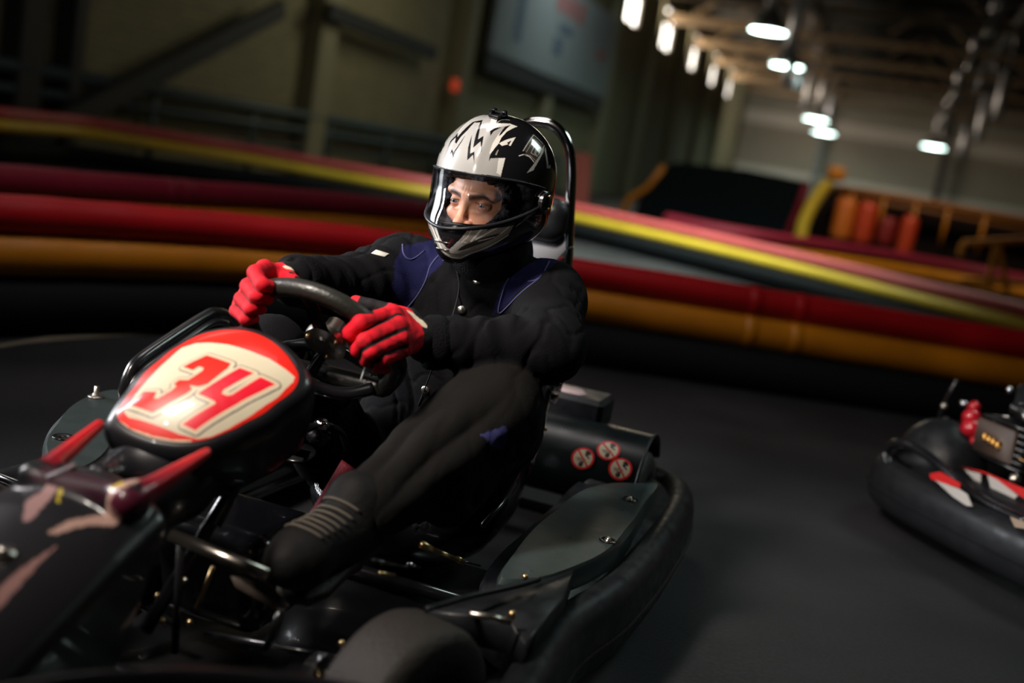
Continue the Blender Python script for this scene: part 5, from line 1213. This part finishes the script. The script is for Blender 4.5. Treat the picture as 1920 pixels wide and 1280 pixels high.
flash([(1742, 888), (1762, 884), (1800, 906), (1799, 915), (1745, 898)], redm, -.635); flash([(1752, 899), (1798, 917), (1812, 926), (1822, 949), (1812, 948), (1785, 930)], whm, -.635)
flash([(1808, 880), (1838, 888), (1838, 906), (1826, 900)], whm, -.50); flash([(1851, 890), (1870, 900), (1908, 929), (1897, 941), (1858, 920)], whm, -.50)
flash([(1802, 875), (1842, 883), (1925, 918), (1925, 938), (1870, 899), (1848, 888)], redm, -.495); flash([(1893, 968), (1925, 980), (1925, 992), (1902, 988)], mat('tan flash', (.34, .25, .18), .5), -.635)
for c, w, st in (((-.78, -.40, .15), .16, 0), ((-.78, .42, .14), .15, 0), ((.485, -.405, .14), .115, 0), ((.485, .405, .14), .115, 0)):
    c = np.array(c); pf = [(.055, -w*.36), (.10, -w*.5), (.125, -w*.47), (.14, -w*.3), (.14, w*.3), (.125, w*.47), (.10, w*.5), (.055, w*.36)]
    o = o2('tyre', lathe(pf, c, (0, 1, 0), 48), M['rubber']); o2('wheel_rim', lathe([(0, w*.2), (.055, w*.2), (.06, w*.4), (.055, -w*.4), (0, -w*.2)], c, (0, -1, 0), 28), M['blk_metal'], o)
cov = lambda P: smax(ell_d(P, (-.80, -.42, .20), (.15, .13, .16)), .20-P[:, 2], .02)
o2('wheel_cover', sdf_mesh(cov, np.array([-.98, -.56, .15]), np.array([-.5, -.26, .40]), .008), M['blk_plastic'])
for k in range(2): o2('cover_rib', tube([(-.90+.05*k+.20*math.sin(t)*.3, -.41+.11*math.cos(t), .24+.115*math.sin(t)) for t in np.linspace(-.3, PI/2, 12)], .006, 8), M['blk_gloss'])
o2_ = o2
def o2(name, g, m_, parent=None, **k):
    g.v = [v+np.array([-.20, -.02, .02]) for v in g.v]; return o2_(name, g, m_, parent, **k)
eng = o2('engine', box((-.40, -.30, .32), (.16, .16, .14), None, .02), M['blk_metal'], auto=35, label='engine with red and gold fittings')
for k in range(7): o2('cooling_fin', box((-.40, -.30, .27+.02*k), (.18, .18, .006), None, .001), M['blk_metal'], eng)
o2('cylinder_head', box((-.36, -.36, .43), (.09, .07, .05), None, .01), M['blk_metal'], eng)
gl_ = mat('red anodised part', (.50, .008, .02), .3, coat=.5)
for p, r in (((-.56, -.36, .36), .030), ((-.53, -.38, .33), .034), ((-.58, -.34, .39), .020), ((-.50, -.38, .30), .022)): o2('red_spool', lathe([(0, r), (r*.6, r*.9), (r, r*.3), (r*.8, 0), (r, -r*.3), (r*.6, -r*.9), (0, -r)], p, (.3, -.5, .8), 16), gl_, eng)
for k in range(4): o2('brass_nut', box((-.44+.018*k, -.41, .335-.003*k), (.012, .02, .020), None, .003), mat('brass', (.75, .42, .12), .3, metal=1), eng)
o2('plate', box((-.42, -.395, .33), (.15, .015, .10), None, .004), mat('brown engine plate', (.07, .045, .035), .5), eng)
o2('pull_rod', tube([(-.30, -.41, .31), (.10, -.40, .30)], .007, 10), M['chrome']); o2('exhaust', tube(smooth_path([(-.5, -.2, .40), (-.3, -.22, .44), (0, -.2, .40), (.2, -.2, .35)], 5), .025, 14), M['blk_metal'])
o2_('stay_bar', tube([on_k2(1757, 800, -.38), on_k2(1768, 762, -.38), on_k2(1780, 738, -.38), on_k2(1795, 712, -.38)], .008, 10), M['blk_metal']); o2_('clamp', lathe([(0, .010), (.010, .010), (.012, 0), (.010, -.010), (0, -.010)], on_k2(1770, 762, -.385), (0, 0, 1), 12), M['steel']); o2_('clamp', lathe([(0, .010), (.014, .008), (.015, 0), (.012, -.010), (0, -.010)], on_k2(1808, 757, -.36), (0, 0, 1), 12), M['chrome'])
for p, r, m_ in (((-.50, -.30, .47), .012, 'chrome'), ((-.27, -.36, .44), .010, 'chrome'), ((-.20, -.38, .45), .010, 'chrome'), ((-.43, -.30, .52), .009, 'chrome'), ((-.3, -.41, .25), .018, 'steel')): o2('bolt', lathe([(0, r), (r*.8, r*.8), (r, 0), (r*.8, -r*.8), (0, -r)], p, (.2, -.3, 1), 12), M[m_])
o2('air_box', box((-.42, -.25, .46), (.10, .14, .09), None, .015), M['blk_plastic'], auto=35); o2('seat', sdf_mesh(lambda P: smax(smin(ell_d(P, (-.20, 0, .20), (.24, .20, .16)), ell_d(P, (-.38, 0, .36), (.10, .19, .24)), .06), -smin(ell_d(P, (-.18, 0, .26), (.22, .17, .17)), ell_d(P, (-.30, 0, .42), (.12, .17, .26)), .05), .01), np.array([-.55, -.24, .02]), np.array([.08, .24, .64]), .009), M['blk_gloss'])
o2('red_trim', box((-.15, -.30, .455), (.22, .02, .012)), gl_); 
o2 = o2_
fl2 = slab([(a, b, .045) for a, b in ((-.9, -.36), (.15, -.37), (.80, -.24), (.80, .24), (.15, .37), (-.9, .36))], .006, (0, 0, 1), .002); o2('floor_tray', fl2, M['blk_metal'])
o2('steering_wheel', tube([(.12+.10*math.cos(t)*.7, .15*math.sin(t), .52+.12*math.cos(t)) for t in np.linspace(0, 2*PI, 30, endpoint=False)], .014, 10, closed=True), M['rim']); o2('steering_column', tube([(.12, 0, .52), (.5, 0, .14)], .01, 10), M['steel'])
nz2 = o2('nose_cone', sdf_mesh(lambda P: smax(ell_d(P, (.70, 0, .18), (.36, .22, .20)), .10-P[:, 2], .02), np.array([.30, -.26, .06]), np.array([1.1, .26, .42]), .012), M['blk_gloss'])
# ================================================================== LIGHT
def area(name, loc, target, size, power, color, sy=None):
    l = bpy.data.lights.new(name, 'AREA'); l.energy = power; l.color = color; l.size = size
    if sy: l.shape = 'RECTANGLE'; l.size_y = sy
    o = bpy.data.objects.new(name, l); COL.objects.link(o); o.location = loc
    o.rotation_euler = (Vector(target)-Vector(loc)).to_track_quat('-Z', 'Y').to_euler(); return o
def spot(name, loc, target, power, color, ang, blend=.5, soft=.1):
    l = bpy.data.lights.new(name, 'SPOT'); l.energy = power; l.color = color; l.spot_size = math.radians(ang); l.spot_blend = blend; l.shadow_soft_size = soft
    o = bpy.data.objects.new(name, l); COL.objects.link(o); o.location = loc
    o.rotation_euler = (Vector(target)-Vector(loc)).to_track_quat('-Z', 'Y').to_euler(); return o
HW = k2w(HO)
a = area('strip_key', (-3.1, 1.35, 1.45), HW+np.array([0, -.15, -.10]), .22, 8, (1, .93, .95), 1.1); a.data.spread = math.radians(60)
a = area('strip_front', (-1.75, -.15, 2.85), HW+np.array([.05, 0, -.14]), .30, 13, (1, .90, .80), .7); a.data.spread = math.radians(45)
a = area('softbox_side', (-3.4, 2.3, 1.35), HW+np.array([.1, .2, -.05]), 1.1, 8.5, (.9, .95, 1), 1.5); a.data.spread = math.radians(36)
spot('face_spot', (-1.35, -.50, 1.10), h2k((.06, 0, -.03))@np.array([[0, -1, 0], [1, 0, 0], [0, 0, 1]])+K0, 62, (1, .92, .84), 8, .5, .035)
spot('panel_spot', (-1.6, -.4, 2.1), k2w(PC), 20, (1, .93, .85), 15, .6, .03)
a = area('fill_rear', (1.5, 4.5, 3.6), (-.4, 2.6, .2), 1.0, 3.4, (.8, 1, .95)); a.data.spread = math.radians(50)  # unseen fill aimed to put a sheen on the left pod
area('fill_track', (-2.5, 10.3, 3.3), (-2.6, 11.2, .2), 1.5, 175, (.85, 1, .92)).data.spread = math.radians(110)  # unseen fill added to brighten the track floor and far barrier
area('fill_left', (-5.5, 6.0, 4.2), (-5.5, 7.5, 0), 2.0, 20, (1, .95, .85))  # unseen area fill above the left barriers
area('fill_wall', (-5.5, 17.0, 4.5), (-9, 16, 1.5), 2.0, 45, (1, .95, .7))  # unseen area fill aimed at the brick wall
area('fill_board', (-6.2, 26.0, 6.8), (-9, 28, 4.0), 1.5, 110, (.9, 1, .95))  # unseen fill added so the advertising board reads pale
area('fill_sheds', (.2, 13.0, 4.5), (.2, 15.0, .5), 1.2, 110, (1, .85, .7))  # unseen fill added to bring up the drums and trestle
area('fill_near', (-1.7, 3.0, 3.4), (-2.1, 4.4, .3), 1.2, 17, (1, .92, .9)).data.spread = math.radians(120)  # unseen fill placed to brighten the left of the nearest barrier
area('end_light', (-5.5, 60, 5.2), (-6.5, 69, 4), 3.0, 140, (1, .92, .8))
area('clerestory_light', (-8.75, 48, 6.4), (-3, 48, 6.7), 26, 900, (1, .82, .6), 1.2)
w = bpy.data.worlds.new('world'); scene.world = w; w.use_nodes = True; w.node_tree.nodes['Background'].inputs[0].default_value = (.5, .55, .6, 1); w.node_tree.nodes['Background'].inputs[1].default_value = .004
scene.view_settings.view_transform = 'Standard'; scene.view_settings.look = 'None'; scene.view_settings.gamma = 1; scene.view_settings.exposure = 0; scene.view_settings.use_curve_mapping = False
scene.cycles.use_denoising = True; scene.cycles.max_bounces = 8; scene.cycles.transparent_max_bounces = 12; scene.cycles.sample_clamp_indirect = 4
